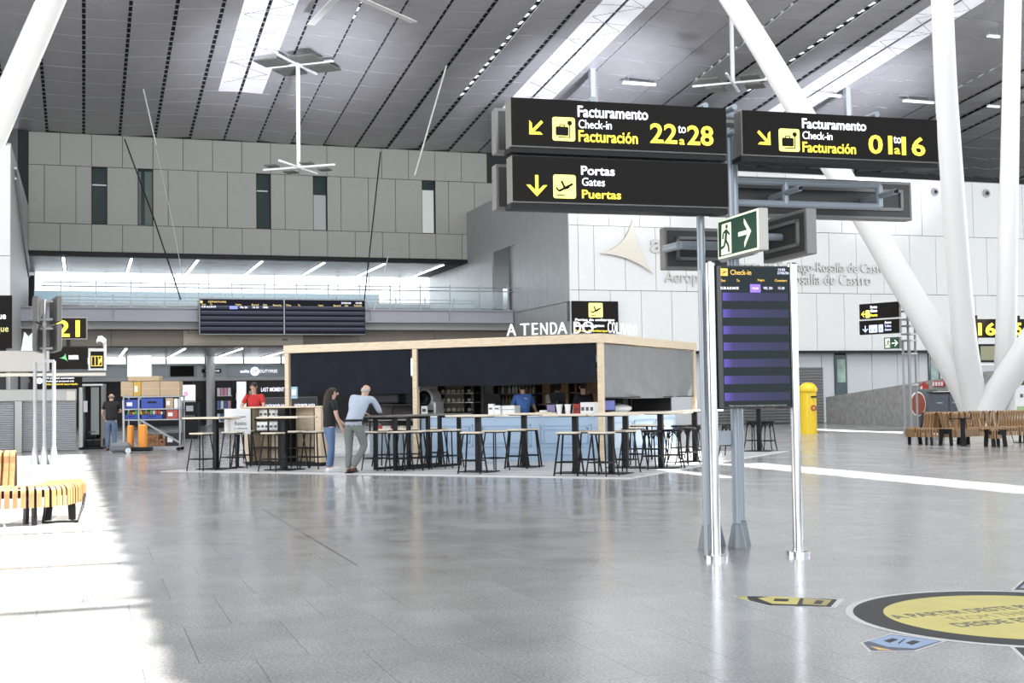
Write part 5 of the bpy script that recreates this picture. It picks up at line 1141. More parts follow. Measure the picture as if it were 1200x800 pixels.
# ================================================================== PEOPLE
def skin(name, V, E, Rr, m, par, root=0, sub=1):
    me = bpy.data.meshes.new(name); me.from_pydata([tuple(v) for v in V], E, []); o = bpy.data.objects.new(name, me); col.objects.link(o)
    o.modifiers.new('s', 'SKIN'); sv = me.skin_vertices[0].data
    for i, r in enumerate(Rr): sv[i].radius = r if isinstance(r, tuple) else (r, r); sv[i].use_root = (i == root); sv[i].use_loose = False
    q = o.modifiers.new('b', 'SUBSURF'); q.levels = sub; q.render_levels = sub
    dg = bpy.context.evaluated_depsgraph_get(); dg.update(); m2 = bpy.data.meshes.new_from_object(o.evaluated_get(dg)); bpy.data.objects.remove(o); bpy.data.meshes.remove(me)
    for p in m2.polygons: p.use_smooth = True
    m2.materials.clear(); m2.materials.append(m); ob = bpy.data.objects.new(name, m2); col.objects.link(ob); ob.parent = par; return ob
M_skin = mat('skin', (.58, .36, .27), .55); M_shoe = mat('shoe_brown', (.10, .045, .03), .5)
STD = dict(pel=(0, 0, .95), ches=(0, .0, 1.28), neck=(0, .0, 1.46), head=(0, .03, 1.60), hl=(-.09, 0, .90), kl=(-.1, .03, .50), al=(-.1, -.02, .09), hr=(.09, 0, .90), kr=(.1, .03, .50), ar=(.1, -.02, .09),
           sl=(-.18, 0, 1.42), el=(-.24, .0, 1.13), wl=(-.25, .1, .90), sr=(.18, 0, 1.42), er=(.24, 0, 1.13), wr=(.25, .1, .90))
def person(lab, loc, face, shirt, trousers, hair, pose={}, long_sleeve=False, hairm='short', sc=1., shoe=None, belt=False, fat=1., apron=None, lower=True):
    J = dict(STD); J.update(pose); J = {k: Vector(v) for k, v in J.items()}
    t = thing('person', lab, 'person', loc, face); t.scale = (sc, sc, sc)
    V, E, Rr = [], [], []
    def a(v, r, p=None): V.append(Vector(v)); Rr.append(r); (E.append((p, len(V)-1)) if p is not None else None); return len(V)-1
    pel = a(J['pel'], (.11*fat, .085*fat)); mid = a((J['pel']+J['ches'])/2, (.10*fat, .075*fat), pel); ch = a(J['ches'], (.13*fat, .085*fat), mid); nb = a(J['neck'], .055, ch)
    hd = (J['head']-J['neck']).normalized()
    h1 = a(J['head']-hd*.045, (.068, .078), nb); h2 = a(J['head']+hd*.04, (.076, .09), h1); h3 = a(J['head']+hd*.10, (.05, .06), h2)
    for s_, sg in (('l', -1), ('r', 1)):
        sh = a(J['s'+s_], .052, ch); el = a(J['e'+s_], .04, sh); wr = a(J['w'+s_], .027, el)
        d = (J['w'+s_]-J['e'+s_]).normalized(); side = d.cross(Vector((0, 0, 1))); side = Vector((0, 1, 0)) if side.length < .2 else side.normalized()
        pm = a(J['w'+s_]+d*.05, (.036, .018), wr)
        for k_, (off, ln) in enumerate(((-.028, .075), (-.010, .085), (.009, .08), (.027, .065))):
            f1_ = a(J['w'+s_]+d*.095+side*off, .0095, pm); a(J['w'+s_]+d*(.095+ln)+side*off*1.1-Vector((0, 0, .02)), .008, f1_)
        th_ = a(J['w'+s_]+d*.05-side*.045, .011, pm); a(J['w'+s_]+d*.085-side*.06, .009, th_)
        if lower:
            hp_ = a(J['h'+s_], .085*fat, pel); kn = a(J['k'+s_], .058, hp_); an = a(J['a'+s_], .038, kn)
            fw_d = (J['k'+s_]-J['a'+s_]); a(J['a'+s_]+Vector((0, .14, -.05)), (.035, .03), an)
    skin('body', V, E, Rr, M_skin, t)
    # face: eyes, nose, mouth, ears
    hc = J['head']; fy = Vector((0, 1, 0)); fc = MB(); fx_ = Vector((1, 0, 0))
    MB().obox(hc+fy*.092+Vector((0, 0, .0)), fx_, fy, Vector((0, 0, 1)), .022, .035, .045).build('nose', M_skin, t)
    for s_ in (-1, 1):
        MB().ell(hc+fy*.078+fx_*(s_*.032)+Vector((0, 0, .03)), .013, .008, .008, 8, 5).build('eye', M_black, t); MB().ell(hc+fx_*(s_*.078)+Vector((0, 0, .015)), .012, .02, .032, 8, 5).build('ear', M_skin, t)
    MB().ell(hc+fy*.082+Vector((0, 0, -.04)), .025, .008, .006, 8, 5).build('mouth', mat('lips', (.35, .12, .10), .5), t)
    # hair
    hm = mat('hair_'+hairm+str(hair[0]), hair, .7)
    H_ = MB()
    if hairm != 'bald':
        H_.ell(hc+Vector((0, -.018, .045)), .088, .098, .085, 14, 8)
    if hairm == 'long':
        H_.tube([hc+Vector((0, -.07, .06)), hc+Vector((0, -.11, -.05)), hc+Vector((0, -.12, -.2)), hc+Vector((0, -.11, -.42)), hc+Vector((.0, -.1, -.56))], [.07, .085, .09, .07, .03], 12)
    if hairm == 'bald': H_.ell(hc+Vector((0, -.03, -.005)), .084, .085, .045, 14, 8)
    smooth_all(H_.build('hair', hm, t))
    # shirt
    V, E, Rr = [], [], []
    ms = mat('shirt_'+str([round(x, 3) for x in shirt]), shirt, .85, noise=.06, nscale=6, bump=.2)
    pz0 = a(J['pel']+Vector((0, 0, -.09)), (.165*fat, .135*fat)); p0 = a(J['pel']+Vector((0, 0, .03)), (.165*fat, .135*fat), pz0); m0 = a((J['pel']+J['ches'])/2, (.15*fat, .12*fat), p0); c0_ = a(J['ches']+Vector((0, 0, .02)), (.17*fat, .125*fat), m0); a(J['neck']-Vector((0, 0, .05)), .075, c0_)
    for s_ in 'lr':
        s0 = a(J['s'+s_], .072, c0_); e1 = a(J['s'+s_].lerp(J['e'+s_], .75 if not long_sleeve else 1), .058, s0)
        if long_sleeve: a(J['e'+s_].lerp(J['w'+s_], .9), .042, e1)
    skin('shirt', V, E, Rr, ms, t)
    if lower:
        V, E, Rr = [], [], []
        mt_ = mat('trousers_'+str([round(x, 3) for x in trousers]), trousers, .85, noise=.08, nscale=7, bump=.2)
        pt0 = a(J['pel']+Vector((0, 0, .11)), (.125*fat, .105*fat)); p0 = a(J['pel']+Vector((0, 0, .0)), (.145*fat, .118*fat), pt0)
        for s_ in 'lr':
            h0 = a(J['h'+s_], (.105*fat, .115*fat), p0); k0 = a(J['k'+s_], .078, h0); kk = a(J['k'+s_].lerp(J['a'+s_], .5), .07, k0); a(J['a'+s_]+Vector((0, 0, -.02)), .058, kk)
        skin('trousers', V, E, Rr, mt_, t)
        for s_ in 'lr':
            A2 = J['a'+s_]; z_ = A2.z-.09
            smooth_all(MB().ell(A2+Vector((0, .07, -.045)), .048, .135, .045, 12, 7).build('shoe', shoe or M_shoe, t))
            MB().box(A2.x-.045, A2.x+.045, A2.y-.05, A2.y+.2, z_, z_+.02).build('sole', M_tape if shoe else M_black, t)
    if belt: MB().lathe([(.16*fat, 0), (.16*fat, .04)], J['pel']+Vector((0, 0, .03)), 20).build('belt', M_black, t)
    if apron: MB().ell(J['ches']+Vector((0, 0, -.16)), .165, .125, .27, 12, 8).build('apron', mat('apron_blue', apron, .8), t)
    return t
def loc(px, py, dz=0.012): g = G(px, py, dz); return g
person('grey-haired man in a pale blue shirt and grey trousers leaning on the communal table', loc(417, 554), math.radians(-14), (.38, .43, .52), (.15, .17, .16), (.42, .40, .38),
       dict(ches=(.04, .14, 1.27), pel=(-.03, -.04, .93), hl=(-.12, -.04, .89), hr=(.06, -.04, .89), neck=(.09, .24, 1.43), head=(.11, .28, 1.54), sl=(-.12, .2, 1.40), el=(-.2, .40, 1.20), wl=(-.05, .55, 1.12), sr=(.27, .2, 1.38), er=(.36, .30, 1.16), wr=(.30, .52, 1.13),
            kl=(-.13, .0, .48), al=(-.12, -.08, .09), kr=(.15, .08, .5), ar=(-.02, -.12, .11)), True, 'bald', 1.03, belt=True, fat=1.12)
person('woman with long dark hair in a black top and blue jeans beside the man', loc(388, 552), math.radians(-62), (.012, .012, .013), (.10, .17, .30), (.035, .02, .015),
       dict(ches=(0, -.02, 1.26), pel=(0, -.03, .93), neck=(0, .02, 1.43), head=(0, .06, 1.56), hl=(-.09, -.03, .89), hr=(.09, -.03, .89), kl=(-.09, .05, .5), al=(-.10, .03, .09), kr=(.09, -.02, .49), ar=(.1, -.10, .09), el=(-.22, .12, 1.14), wl=(-.12, .28, .98), er=(.23, .04, 1.12), wr=(.22, .16, .86)), False, 'long', .98, shoe=M_tape, fat=1.05)
g_ = on(303, 500, -1.0); gp_ = gpt(300, 32.6)
person('dark-haired man in a red polo shirt leaning on the counter and facing the hall', gp_, math.radians(180-8), (.50, .03, .03), (.03, .03, .04), (.02, .015, .012), dict(ches=(0, .04, 1.30), neck=(0, .08, 1.48), head=(0, .12, 1.63), sl=(-.18, .06, 1.43), sr=(.18, .06, 1.43), el=(-.28, .2, 1.17), wl=(-.08, .34, 1.14), er=(.28, .2, 1.17), wr=(.06, .34, 1.14)), hairm='short', sc=1.08, fat=1.15)
rs = thing('service_counter', 'dark service counter with a wooden top before the man in red', 'counter', gpt(285, 31.6)+Vector((0, 0, 0)), 0)
MB().bbox(0, 1.0, 0, .5, 0, 1.02, .01).build('body', M_black, rs); MB().bbox(-.03, 1.03, -.03, .53, 1.02, 1.06, .008).build('top', M_wood, rs)
def kp(px, yl): return K(fk.py(px, 480, yl)[0], yl, .012)
person('person in a bright blue top seen from behind at the bar counter', kp(613, .9), math.radians(10), (.06, .15, .42), (.03, .03, .04), (.02, .015, .012), dict(el=(-.26, .06, 1.15), wl=(-.3, .25, 1.05), er=(.28, .06, 1.15), wr=(.36, .22, 1.05)), fat=1.1)
person('person in a beige shirt with bent back behind the bar counter', kp(648, 1.8), math.radians(-25), (.50, .48, .42), (.05, .05, .06), (.03, .02, .015), dict(ches=(0, .10, 1.30), neck=(0, .20, 1.46), head=(0, .30, 1.55), sl=(-.18, .13, 1.42), sr=(.18, .13, 1.42), el=(-.26, .25, 1.18), wl=(-.15, .42, 1.1), er=(.26, .25, 1.18), wr=(.15, .42, 1.1)), fat=1.15)
person('person dressed in black standing behind the right end of the bar counter', kp(684, 1.3), math.radians(20), (.012, .012, .014), (.02, .02, .02), (.015, .012, .01), {})
person('bald man in a black t-shirt and blue jeans working at the open fridge', gpt(130.5, 38.6), math.radians(8), (.012, .012, .013), (.10, .15, .24), (.16, .11, .09), dict(er=(.26, .12, 1.16), wr=(.2, .36, 1.15), el=(-.27, .05, 1.14), wl=(-.24, .2, 1.0)), hairm='bald', fat=1.15)
# ================================================================== LEFT SIDE AND BACKGROUND
o = G(50, 529.5); fd = Fr(o, AL)
def bx(fr, x0, y0, x1, y1, yl): a = fr.py(x0, y1, yl); b = fr.py(x1, y0, yl); return a[0], b[0], a[1], b[1]
M_desk = mat('desk_grey', (.36, .37, .36), .5); M_shut = mat('shutter_silver', (.42, .44, .46), .4, .3)
dk = thing('shuttered_counter', 'grey counter block closed with a wide silver roller shutter left of the fridge', 'counter', o, AL)
xa, xb, _, zt = bx(fd, -60, 470, 89, 529, 0); _, _, zt2, zt3 = bx(fd, 0, 455.5, 94, 470, 0)
MB().box(xa, xb, .06, 2.2, 0, zt3).build('body', M_desk, dk); MB().bbox(xa, xb+.02, -.1, .1, zt2, zt3, .01).build('fascia', M_desk, dk)
a = bx(fd, 78, 458, 88, 469, -.11); MB().box(a[0], a[1], -.12, -.1, a[2], a[3]).build('pale_panel', mat('pale_beige', (.55, .52, .46), .5), dk)
for s0, s1 in ((27, 88.5), (-50, 16)):
    a = bx(fd, s0, 471, s1, 528, 0); n = 22; sl = None; ph = (a[3]-.04)/n
    for k in range(n):
        if sl is None: sl = MB().prism([(0, 0), (ph*.9, 0), (ph*.9, ph*.2), (0, ph)], 0, 1) if False else MB().add([(a[0], 0, 0), (a[1], 0, 0), (a[1], -.05, ph*.25), (a[0], -.05, ph*.25), (a[1], .0, ph*.96), (a[0], .0, ph*.96), (a[0], .05, 0), (a[1], .05, 0), (a[1], .05, ph*.96), (a[0], .05, ph*.96)], [(0, 1, 2, 3), (3, 2, 4, 5), (5, 4, 8, 9), (7, 6, 9, 8), (0, 3, 5, 9, 6), (1, 7, 8, 4, 2), (0, 6, 7, 1)]).build('shutter_slat', M_shut, dk); q = sl
        else: q = sl.copy(); col.objects.link(q)
        q.location = (0, 0, .04+k*ph)
a = bx(fd, 17.5, 470, 26, 529, 0); MB().bbox(a[0], a[1], -.12, .06, 0, a[3], .01).build('pier', M_desk, dk)
# portal with signs
cy_ = thing('sign_portal', 'grey overhead portal carrying black signs above the left shutters', 'portal', o, AL)
a = bx(fd, -60, 411, 58, 436, -.4); MB().bbox(a[0], a[1], -.4, .3, a[2], a[3], .02).build('canopy_beam', mat('canopy_warm_grey', (.40, .38, .36), .5), cy_)
a = bx(fd, -60, 436.5, 124, 441.5, -.35); MB().box(a[0], a[1], -.38, .3, a[2], a[3]).build('lower_rail', mat('cream_rail', (.55, .52, .45), .5), cy_)
for x in (21, 34.5): a = bx(fd, x, 441, x+3, 456, 0); MB().box(a[0], a[1], -.05, .05, zt3-.02, a[3]).build('upright', M_black, cy_)
a = bx(fd, 58, 407, 103, 432.5, -.3); sg = MB().bbox(a[0], a[1], -.3, -.1, a[2], a[3], .01).build('sign_panel', M_signblk, cy_, label='black panel with a green star logo')
q = bx(fd, 69, 414, 80, 423.5, -.3)
X = lambda u, v: (q[0]+(q[1]-q[0])*u, q[2]+(q[3]-q[2])*v)
MB().prism(curve3([X(.72, 1), X(1, 0), X(0, .42)], [X(.72, .45), X(.62, .38), X(.55, .5)]), -.31, -.3).build('star', mat('star_green', (.12, .42, .16), .5, 0, .5), sg)
ptext(fd, 'aena', 80.5, 416, 92, 421, M_wht, sg, -.301, .02)
a = bx(fd, 103.5, 408, 123, 434, -.3); sg = MB().bbox(a[0], a[1], -.3, -.1, a[2], a[3], .01).build('sign_panel', mat('frame_silver', (.5, .5, .48), .4, .3), cy_, label='silver framed panel with yellow pictograms')
a = bx(fd, 106, 411.5, 121.5, 431.5, -.3); MB().box(a[0], a[1], -.31, -.3, a[2], a[3]).build('sign_face', M_signblk, sg)
a = bx(fd, 106.8, 416.8, 120, 429, -.31); MB().box(a[0], a[1], -.315, -.31, a[2], a[3]).build('pictogram_plate', mat('plate_ochre', (.65, .48, .08), .5, 0, .35), sg)
w = a[1]-a[0]; h = a[3]-a[2]; m_ = MB(); m_.prism(rpoly(a[0]+w*.08, a[0]+w*.30, a[2]+h*.08, a[2]+h*.92, .02, 2), -.32, -.315).prism(rpoly(a[0]+w*.40, a[0]+w*.6, a[2]+h*.08, a[2]+h*.92, .02, 2), -.32, -.315).prism([(a[0]+w*.68, a[2]+h*.1), (a[0]+w*.92, a[2]+h*.1), (a[0]+w*.92, a[2]+h*.5)], -.32, -.315).prism([(a[0]+w*.68, a[2]+h*.6), (a[0]+w*.92, a[2]+h*.92), (a[0]+w*.68, a[2]+h*.92)], -.32, -.315); m_.build('pictogram', M_signblk, sg)
# number 21 board standing on the portal
q0 = fd.py(80, 407, -.2); t = thing('number_board', 'dark board with a large yellow number twenty-one on the portal', 'sign', o+fd.x*q0[0]+fd.y*-.2+Vector((0, 0, q0[1])), AL); f21 = Fr(t.location, AL)
a = bx(f21, 62, 371.5, 102.5, 398, 0); MB().bbox(a[0], a[1], -.08, .08, a[2], a[3], .01).build('frame', M_edge, t); MB().box(a[0]+.04, a[1]-.04, -.09, -.08, a[2]+.04, a[3]-.04).build('face', MC['board_brownblack'], t)
ptext(f21, '21', 65, 375, 93.5, 394.5, M_yel, t, -.09, .02); MB().box(-.06, .06, -.04, .04, -.02, a[2]).build('post', M_black, t)
q0 = fd.py(123, 434, -.25); t = thing('dome_camera', 'white surveillance dome camera on a slim post at the end of the portal', 'camera', o+fd.x*q0[0]+fd.y*-.25+Vector((0, 0, q0[1])), AL)
MB().tube([(0, 0, 0), (0, 0, .95)], .045, 8).build('post', M_white, t); MB().tube([(0, 0, .9), (-.1, 0, 1.0), (-.2, 0, .98)], .05, 8).build('arm', M_white, t); smooth_all(MB().ell((-.1, 0, .88), .15, .15, .14, 14, 8).build('dome', M_white, t)); smooth_all(MB().ell((-.14, -.08, .80), .09, .09, .09, 12, 7).build('lens', M_dgrey, t))
# prohibition sign
q0 = fd.py(37, 454.5, -.2); t = thing('notice_board', 'black notice with a red prohibition ring and three lines of lettering under the portal', 'sign', o+fd.x*q0[0]+fd.y*-.2+Vector((0, 0, q0[1])), AL); fn_ = Fr(t.location, AL)
a = bx(fn_, 37, 441.5, 96.5, 454.5, 0); MB().bbox(a[0], a[1], 0, .08, a[2], a[3], .01).build('panel', M_signblk, t)
ptext(fn_, 'Só persoal autorizado', 54, 437.5+4, 87, 444.5, M_wht, t, 0); ptext(fn_, 'Authorised personnel only', 54, 445.3, 87, 448, M_wht, t, 0); ptext(fn_, 'Sólo personal autorizado', 54, 448.8, 91, 451.5, M_yel, t, 0)
q = bx(fn_, 42.5, 437+5, 50, 450, 0); r0 = (q[1]-q[0])/2; cx, cz = (q[0]+q[1])/2, (q[2]+q[3])/2
e = MB().lathe([(r0, -.01), (r0, .0)], n=18); e.v = [Vector((v.x+cx, v.z, v.y+cz)) for v in e.v]; e.build('white_disc', M_wht, t)
MB().prism([(cx-r0*.7, cz+r0*.5), (cx-r0*.5, cz+r0*.7), (cx+r0*.7, cz-r0*.5), (cx+r0*.5, cz-r0*.7)], -.02, -.01).build('red_bar', M_red, t)
# black sign on the left volume
o2 = ab(-2.6, 51.3); f2 = Fr(o2, AL); q0 = f2.py(14, 408, 0); t = thing('wall_sign', 'large black sign at the left picture edge with two cut-off words', 'sign', o2+fd.x*q0[0]+Vector((0, 0, q0[1])), AL); f3 = Fr(t.location, AL)
a = bx(f3, -60, 346, 14, 408, 0); MB().bbox(a[0], 0, 0, .1, 0, a[3], .01).build('panel', M_signblk, t)
ptext(f3, 'Embarque', -32, 366, 7, 376, M_wht, t, 0, .01); ptext(f3, 'Embarque', -30, 381, 10, 391, mat('sign_amber', (.7, .6, .25), .5, 0, .5), t, 0, .01)
q = P(32, 408, 37.6); t = thing('paper_cone', 'pale blue folded paper standee on top of the left portal beam', 'standee', Vector((q.x, q.y, fd.py(0, 411, -.4)[1])), AL)
MB().prism([(-.17, 0), (.2, 0), (.16, .56), (.04, .42), (-.08, .56)], -.08, .08).build('sheet', mat('pale_blue_paper', (.55, .64, .72), .6), t); MB().box(-.1, .12, -.09, -.08, .05, .25).build('print', M_tape, t)
# left sign pole
o = G(52, 544); t = thing('signpost', 'slim grey sign pole behind the left bench, its black panels seen nearly edge-on', 'signpost', o, 0); s_ = o.y/F
ML = MC['pole_light']
for k, dx in enumerate((-11, 0, 11)):
    zt_ = P(52, 351 if k == 1 else 423, o.y).z
    MB().tube([(dx*s_, 0, .1), (dx*s_-.0, 0, zt_)], .045, 10).build('post', ML, t); MB().lathe([(.11, 0), (.05, .42)], (dx*s_, 0, 0), 12).build('base_cone', ML, t)
zc_ = P(52, 423, o.y).z; MB().bar((-11*s_, 0, zc_), (11*s_, 0, zc_), .07).build('top_bar', ML, t)
for (yt, yb) in ((349, 378), (381, 412)):
    z1_, z0_ = P(52, yt, o.y).z, P(52, yb, o.y).z
    for sg_, ang in ((-1, 1.83), (1, 2.03)):
        d = Vector((math.cos(ang), math.sin(ang), 0)); n = Vector((-d.y, d.x, 0)); c = Vector((sg_*10.2*s_, .15, (z0_+z1_)/2))
        MB().obox(c, d, n, Vector((0, 0, 1)), 1.5, .10, z1_-z0_).build('sign_panel', M_back, t); MB().obox(c-n*(.06*sg_), d, n, Vector((0, 0, 1)), 1.3, .02, (z1_-z0_)*.8).build('back_frame', M_edge, t)
    for z in (z0_+.08, z1_-.08): MB().bar((-10*s_, 0, z), (10*s_, 0, z), .05).build('cross_bar', ML, t)
# fridge
o = G(92.5, 526.5); s_ = o.y/F; t = thing('drinks_fridge', 'tall open black drinks fridge with a white frame beside the bald man', 'fridge', o, .12)
w, h = 27*s_, 2.02
MB().bbox(0, .10, -.02, .6, .06, h, .01).build('side_frame', M_white, t); MB().bbox(.1, w, .5, .6, .06, h, .01).build('back_wall', M_dk2, t); MB().bbox(w-.06, w, 0, .6, .06, h, .01).build('side_wall', M_edge, t)
MB().bbox(0, w, -.02, .6, h-.06, h, .01).build('top', M_white, t); MB().bbox(0, w, 0, .6, .0, .08, .01).build('base', M_black, t)
MB().box(.35, w-.12, .05, .08, .45, h-.1).build('glass_door', mat('fridge_glass', (.30, .33, .32), .1), t); MB().box(.13, .25, .02, .05, 1.15, 1.5).build('label', M_tape, t)
for k, (x, y, z) in enumerate(((.15, .1, .09), (.4, .08, .09), (.2, .1, .34))):
    q = thing('black_crate', ['low black crate at the left foot of the fridge', 'low black crate at the right foot of the fridge', 'black crate stacked on top of the others in the fridge foot'][k], 'crate', o+Vector((x, y-.02, z-.0)), .12); MB().bbox(0, .33, 0, .3, 0, .24, .02).build('body', M_black, q); MB().box(.05, .28, -.01, 0, .18, .21).build('rim', M_dgrey, q)
# shelf trolley
o = G(145, 529); s_ = o.y/F; t = thing('shelf_trolley', 'grey steel shelf trolley loaded with crates and cartons', 'trolley', o, .05); w = 65*s_
zz = lambda py: P(175, py, o.y).z
for x in (0, w*.27, w): 
    for y in (0, .6): MB().box(x-.02, x+.02, y-.02, y+.02, .1, zz(463)).build('upright', M_grey, t)
for z in (zz(464), zz(478.5), zz(491), .14): MB().box(-.02, w+.02, -.02, .62, z-.035, z).build('shelf', M_grey, t)
MB().bar((w*.28, -.03, zz(491)), (w, -.03, zz(519)), .05).build('diagonal_brace', M_grey, t)
for x in (.05, w-.05):
    for y in (.05, .55): e = MB().lathe([(.06, -.02), (.06, .02)], n=12); e.v = [Vector((v.x+x, v.z+y, v.y+.06)) for v in e.v]; e.build('wheel', M_black, t)
M_cb = mat('cardboard', (.42, .31, .20), .7, noise=.06, nscale=3); M_bl = mat('crate_blue', (.02, .06, .34), .4)
def tb(name, lab, cat, x0, y0, x1, y1, m, dep=.5, yl=.05, extra=None, zbase=None):
    a = P(x0, y1, o.y+.05); b = P(x1, y0, o.y+.05); z0 = zbase if zbase is not None else a.z
    q = thing(name, lab, cat, Vector((a.x, o.y+yl, z0)), .05); ww, hh = b.x-a.x, b.z-z0; MB().bbox(0, ww, 0, dep, 0, hh, .012).build('body', m, q)
    if extra == 'crate':
        for k in range(2): MB().box(ww*.08, ww*.92, -.012, 0, hh*(.15+.45*k), hh*(.3+.45*k)).build('rib', m, q)
        MB().box(ww*.3, ww*.7, -.015, 0, hh*.5, hh*.68).build('hand_hole', M_black, q)
    if extra == 'tape': MB().box(0, ww, -.004, 0, hh*.48, hh*.52).build('tape_strip', mat('tape', (.50, .40, .27), .4), q)
    if extra == 'label': MB().box(ww*.15, ww*.55, -.006, 0, hh*.3, hh*.7).build('label', M_tape, q)
    return q
Z1, Z2, Z3 = zz(464), zz(478.5), zz(491)
tb('cardboard_box', 'plain cardboard box at the left end of the trolley top', 'box', 141.5, 447, 156, 464, M_cb, zbase=Z1, extra='tape')
tb('yellow_carton', 'narrow ochre printed carton between the boxes on the trolley top', 'carton', 156.5, 447, 165, 464, mat('carton_ochre', (.50, .30, .04), .5), zbase=Z1, extra='label')
tb('cardboard_box', 'middle cardboard box on the trolley top', 'box', 165.5, 446.5, 187, 464, M_cb, zbase=Z1, extra='tape')
tb('cardboard_box', 'right cardboard box on the trolley top', 'box', 187.5, 446.5, 210, 464, M_cb, zbase=Z1, extra='tape')
q1 = tb('cardboard_box', 'flat upper cardboard box lying across the boxes, below the white screen', 'box', 150, 440.5, 186, 446.3, M_cb, zbase=Z1+(P(0, 446.4, o.y+.05).z-P(0, 464, o.y+.05).z)+.005, extra='tape')
tb('blue_crate', 'large blue crate in the middle of the trolley', 'crate', 165, 466, 191, 478, M_bl, zbase=Z2, extra='crate')
tb('blue_crate', 'blue crate with a white label at the left of the trolley', 'crate', 146, 468, 162, 478, M_bl, zbase=Z2, extra='label')
tb('small_carton', 'small tan carton right of the blue crate', 'carton', 194, 466, 203, 478, M_cb, zbase=Z2, extra='label')
tb('white_carton', 'small white packet at the right end of the trolley middle shelf', 'packet', 204, 467, 208, 478, M_tape, zbase=Z2, extra='label')
tb('blue_tray', 'low blue tray of coloured packets at the left of the lower shelf', 'tray', 146, 485.5, 163, 491, M_bl, zbase=Z3, extra='crate')
tb('blue_tray', 'low blue tray of coloured packets at the middle of the lower shelf', 'tray', 165.5, 485.5, 190, 491, M_bl, zbase=Z3, extra='crate')
tb('red_carton', 'dark red and white carton at the right of the lower shelf', 'carton', 195, 480, 208, 491, mat('carton_red', (.35, .07, .05), .5), zbase=Z3, extra='label')
random.seed(8)
for k in range(14):
    px = 148+k*3.0; c = random.choice((('yellow', (.6, .55, .05)), ('green', (.1, .4, .12)), ('white', (.7, .7, .7)), ('red', (.5, .08, .05))))
    a = P(px, 485.5, o.y+.05); q = MB().bbox(0, .06, 0, .3, 0, random.uniform(.08, .14), .01).build('packet', mat('packet_'+c[0], c[1], .5)); q.location = (a.x, o.y+.15, Z3+.135); tag(q, 'small %s packet, %s from the left in the blue trays on the trolley' % (c[0], ORD[k]), 'packet', 'packets in the blue trays')
tb('dark_case', 'dark case with a blue label at the bottom right of the trolley', 'case', 194, 507, 209, 526, mat('case_dark', (.015, .015, .02), .5), zbase=.14, extra='label')
tb('brown_bundle', 'brown crumpled paper bundle on the bottom shelf of the trolley', 'bundle', 170, 509, 186, 526, mat('kraft', (.22, .11, .05), .8, noise=.5, nscale=9, bump=.6), zbase=.14)
tb('wood_crate', 'low reddish wooden crate beside the bundle on the bottom shelf', 'crate', 186.5, 514, 193.5, 526, mat('reddish_wood', (.28, .12, .06), .7), zbase=.14, extra='crate')
tb('orange_carton', 'orange carton at the lower left inside the trolley', 'carton', 163.5, 508, 170, 526, mat('orange_board', (.65, .20, .03), .5), zbase=.14)
go = G(151, 530); t = thing('pallet_truck', 'orange pallet truck with black pole between man and trolley', 'pallet truck', go+Vector((0, -.45, 0)), .1); s_ = go.y/F
M_or = mat('truck_orange', (.72, .27, .03), .4)
MB().bbox(.08, .22, .0, .3, .15, .78, .03).build('side_cover', M_or, t); MB().bbox(.38, .60, .0, .3, .1, .80, .04).build('battery_cover', M_or, t); MB().bbox(.0, .75, -.1, .35, .05, .16, .03).build('chassis', M_black, t)
MB().bar((-.02, .1, .1), (-.04, .1, 1.5), .05).build('handle', M_grey, t); MB().bbox(-.35, .2, -.3, .1, .02, .3, .08).build('motor_hood', mat('hood_grey', (.13, .14, .16), .5), t)
e = MB().lathe([(.08, -.04), (.08, .04)], n=14); e.v = [Vector((v.x+.18, v.z-.32, v.y+.08)) for v in e.v]; e.build('wheel', M_chrome, t)
for x in (.1, .5): MB().bbox(x, x+.16, .35, .44, .05, .12, .01).build('fork', M_or, t)
a = P(149, 441.5, 43.5); b = P(177, 416.5, 43.5); t = thing('light_screen', 'bright white screen on a stand above the cartons', 'screen', (a.x, 43.5, 0), .0); MB().bbox(0, b.x-a.x, 0, .12, a.z, b.z, .01).build('housing', M_tape, t); MB().box(.02, b.x-a.x-.02, -.01, 0, a.z+.02, b.z-.02).build('lit_face', mat('screen_white', (1, 1, 1), .5, 0, 1.5), t); MB().box((b.x-a.x)/2-.05, (b.x-a.x)/2+.05, .03, .08, 0, a.z).build('stand', M_grey, t); MB().box((b.x-a.x)/2-.3, (b.x-a.x)/2+.3, -.2, .3, 0, .03).build('foot', M_grey, t)
# ---- departures board on the bridge
o2 = ab(0, 59.6); fb = Fr(o2, AL); a = bx(fb, 233.5, 351.5, 428, 392, 0)
t = thing('departures_board', 'wide dark departures board with striped rows hanging on the walkway beam', 'display', o2+fd.x*a[0]+Vector((0, 0, a[2])), AL); w = a[1]-a[0]; h = a[3]-a[2]; fb = Fr(t.location, AL)
MB().bbox(0, w, 0, .2, 0, h, .02).build('housing', M_grey, t)
M_bd = mat('board_dark', (.006, .006, .01), .6, 0, .05, spec=.1, ec=(.1, .1, .2)); M_b1 = mat('board_row_light', (.02, .02, .03), .6, 0, .35, spec=.1, ec=(.10, .12, .18)); M_b2 = mat('board_row_line', (.1, .1, .12), .6, 0, .4, spec=.1, ec=(.25, .27, .33))
hw = w/2
for k in range(2):
    pn = MB().box(.04+k*hw, hw-.02+k*hw, -.03, 0, .04, h-.03).build('screen', M_bd, t)
    for r in range(5):
        z = .12+r*(h*.80-.08)/5; MB().box(.07+k*hw, hw-.05+k*hw, -.036, -.03, z+.08, z+.2).build('row_band', M_b1, pn); MB().box(.07+k*hw, hw-.05+k*hw, -.04, -.036, z+.19, z+.21).build('row_line', M_b2, pn)
M_gold = mat('board_gold', (.8, .6, .2), .5, 0, .8)
ptext(fb, 'DEPARTURES', 244, 352.5, 265, 354.5, M_gold, t, -.04, th=.01)
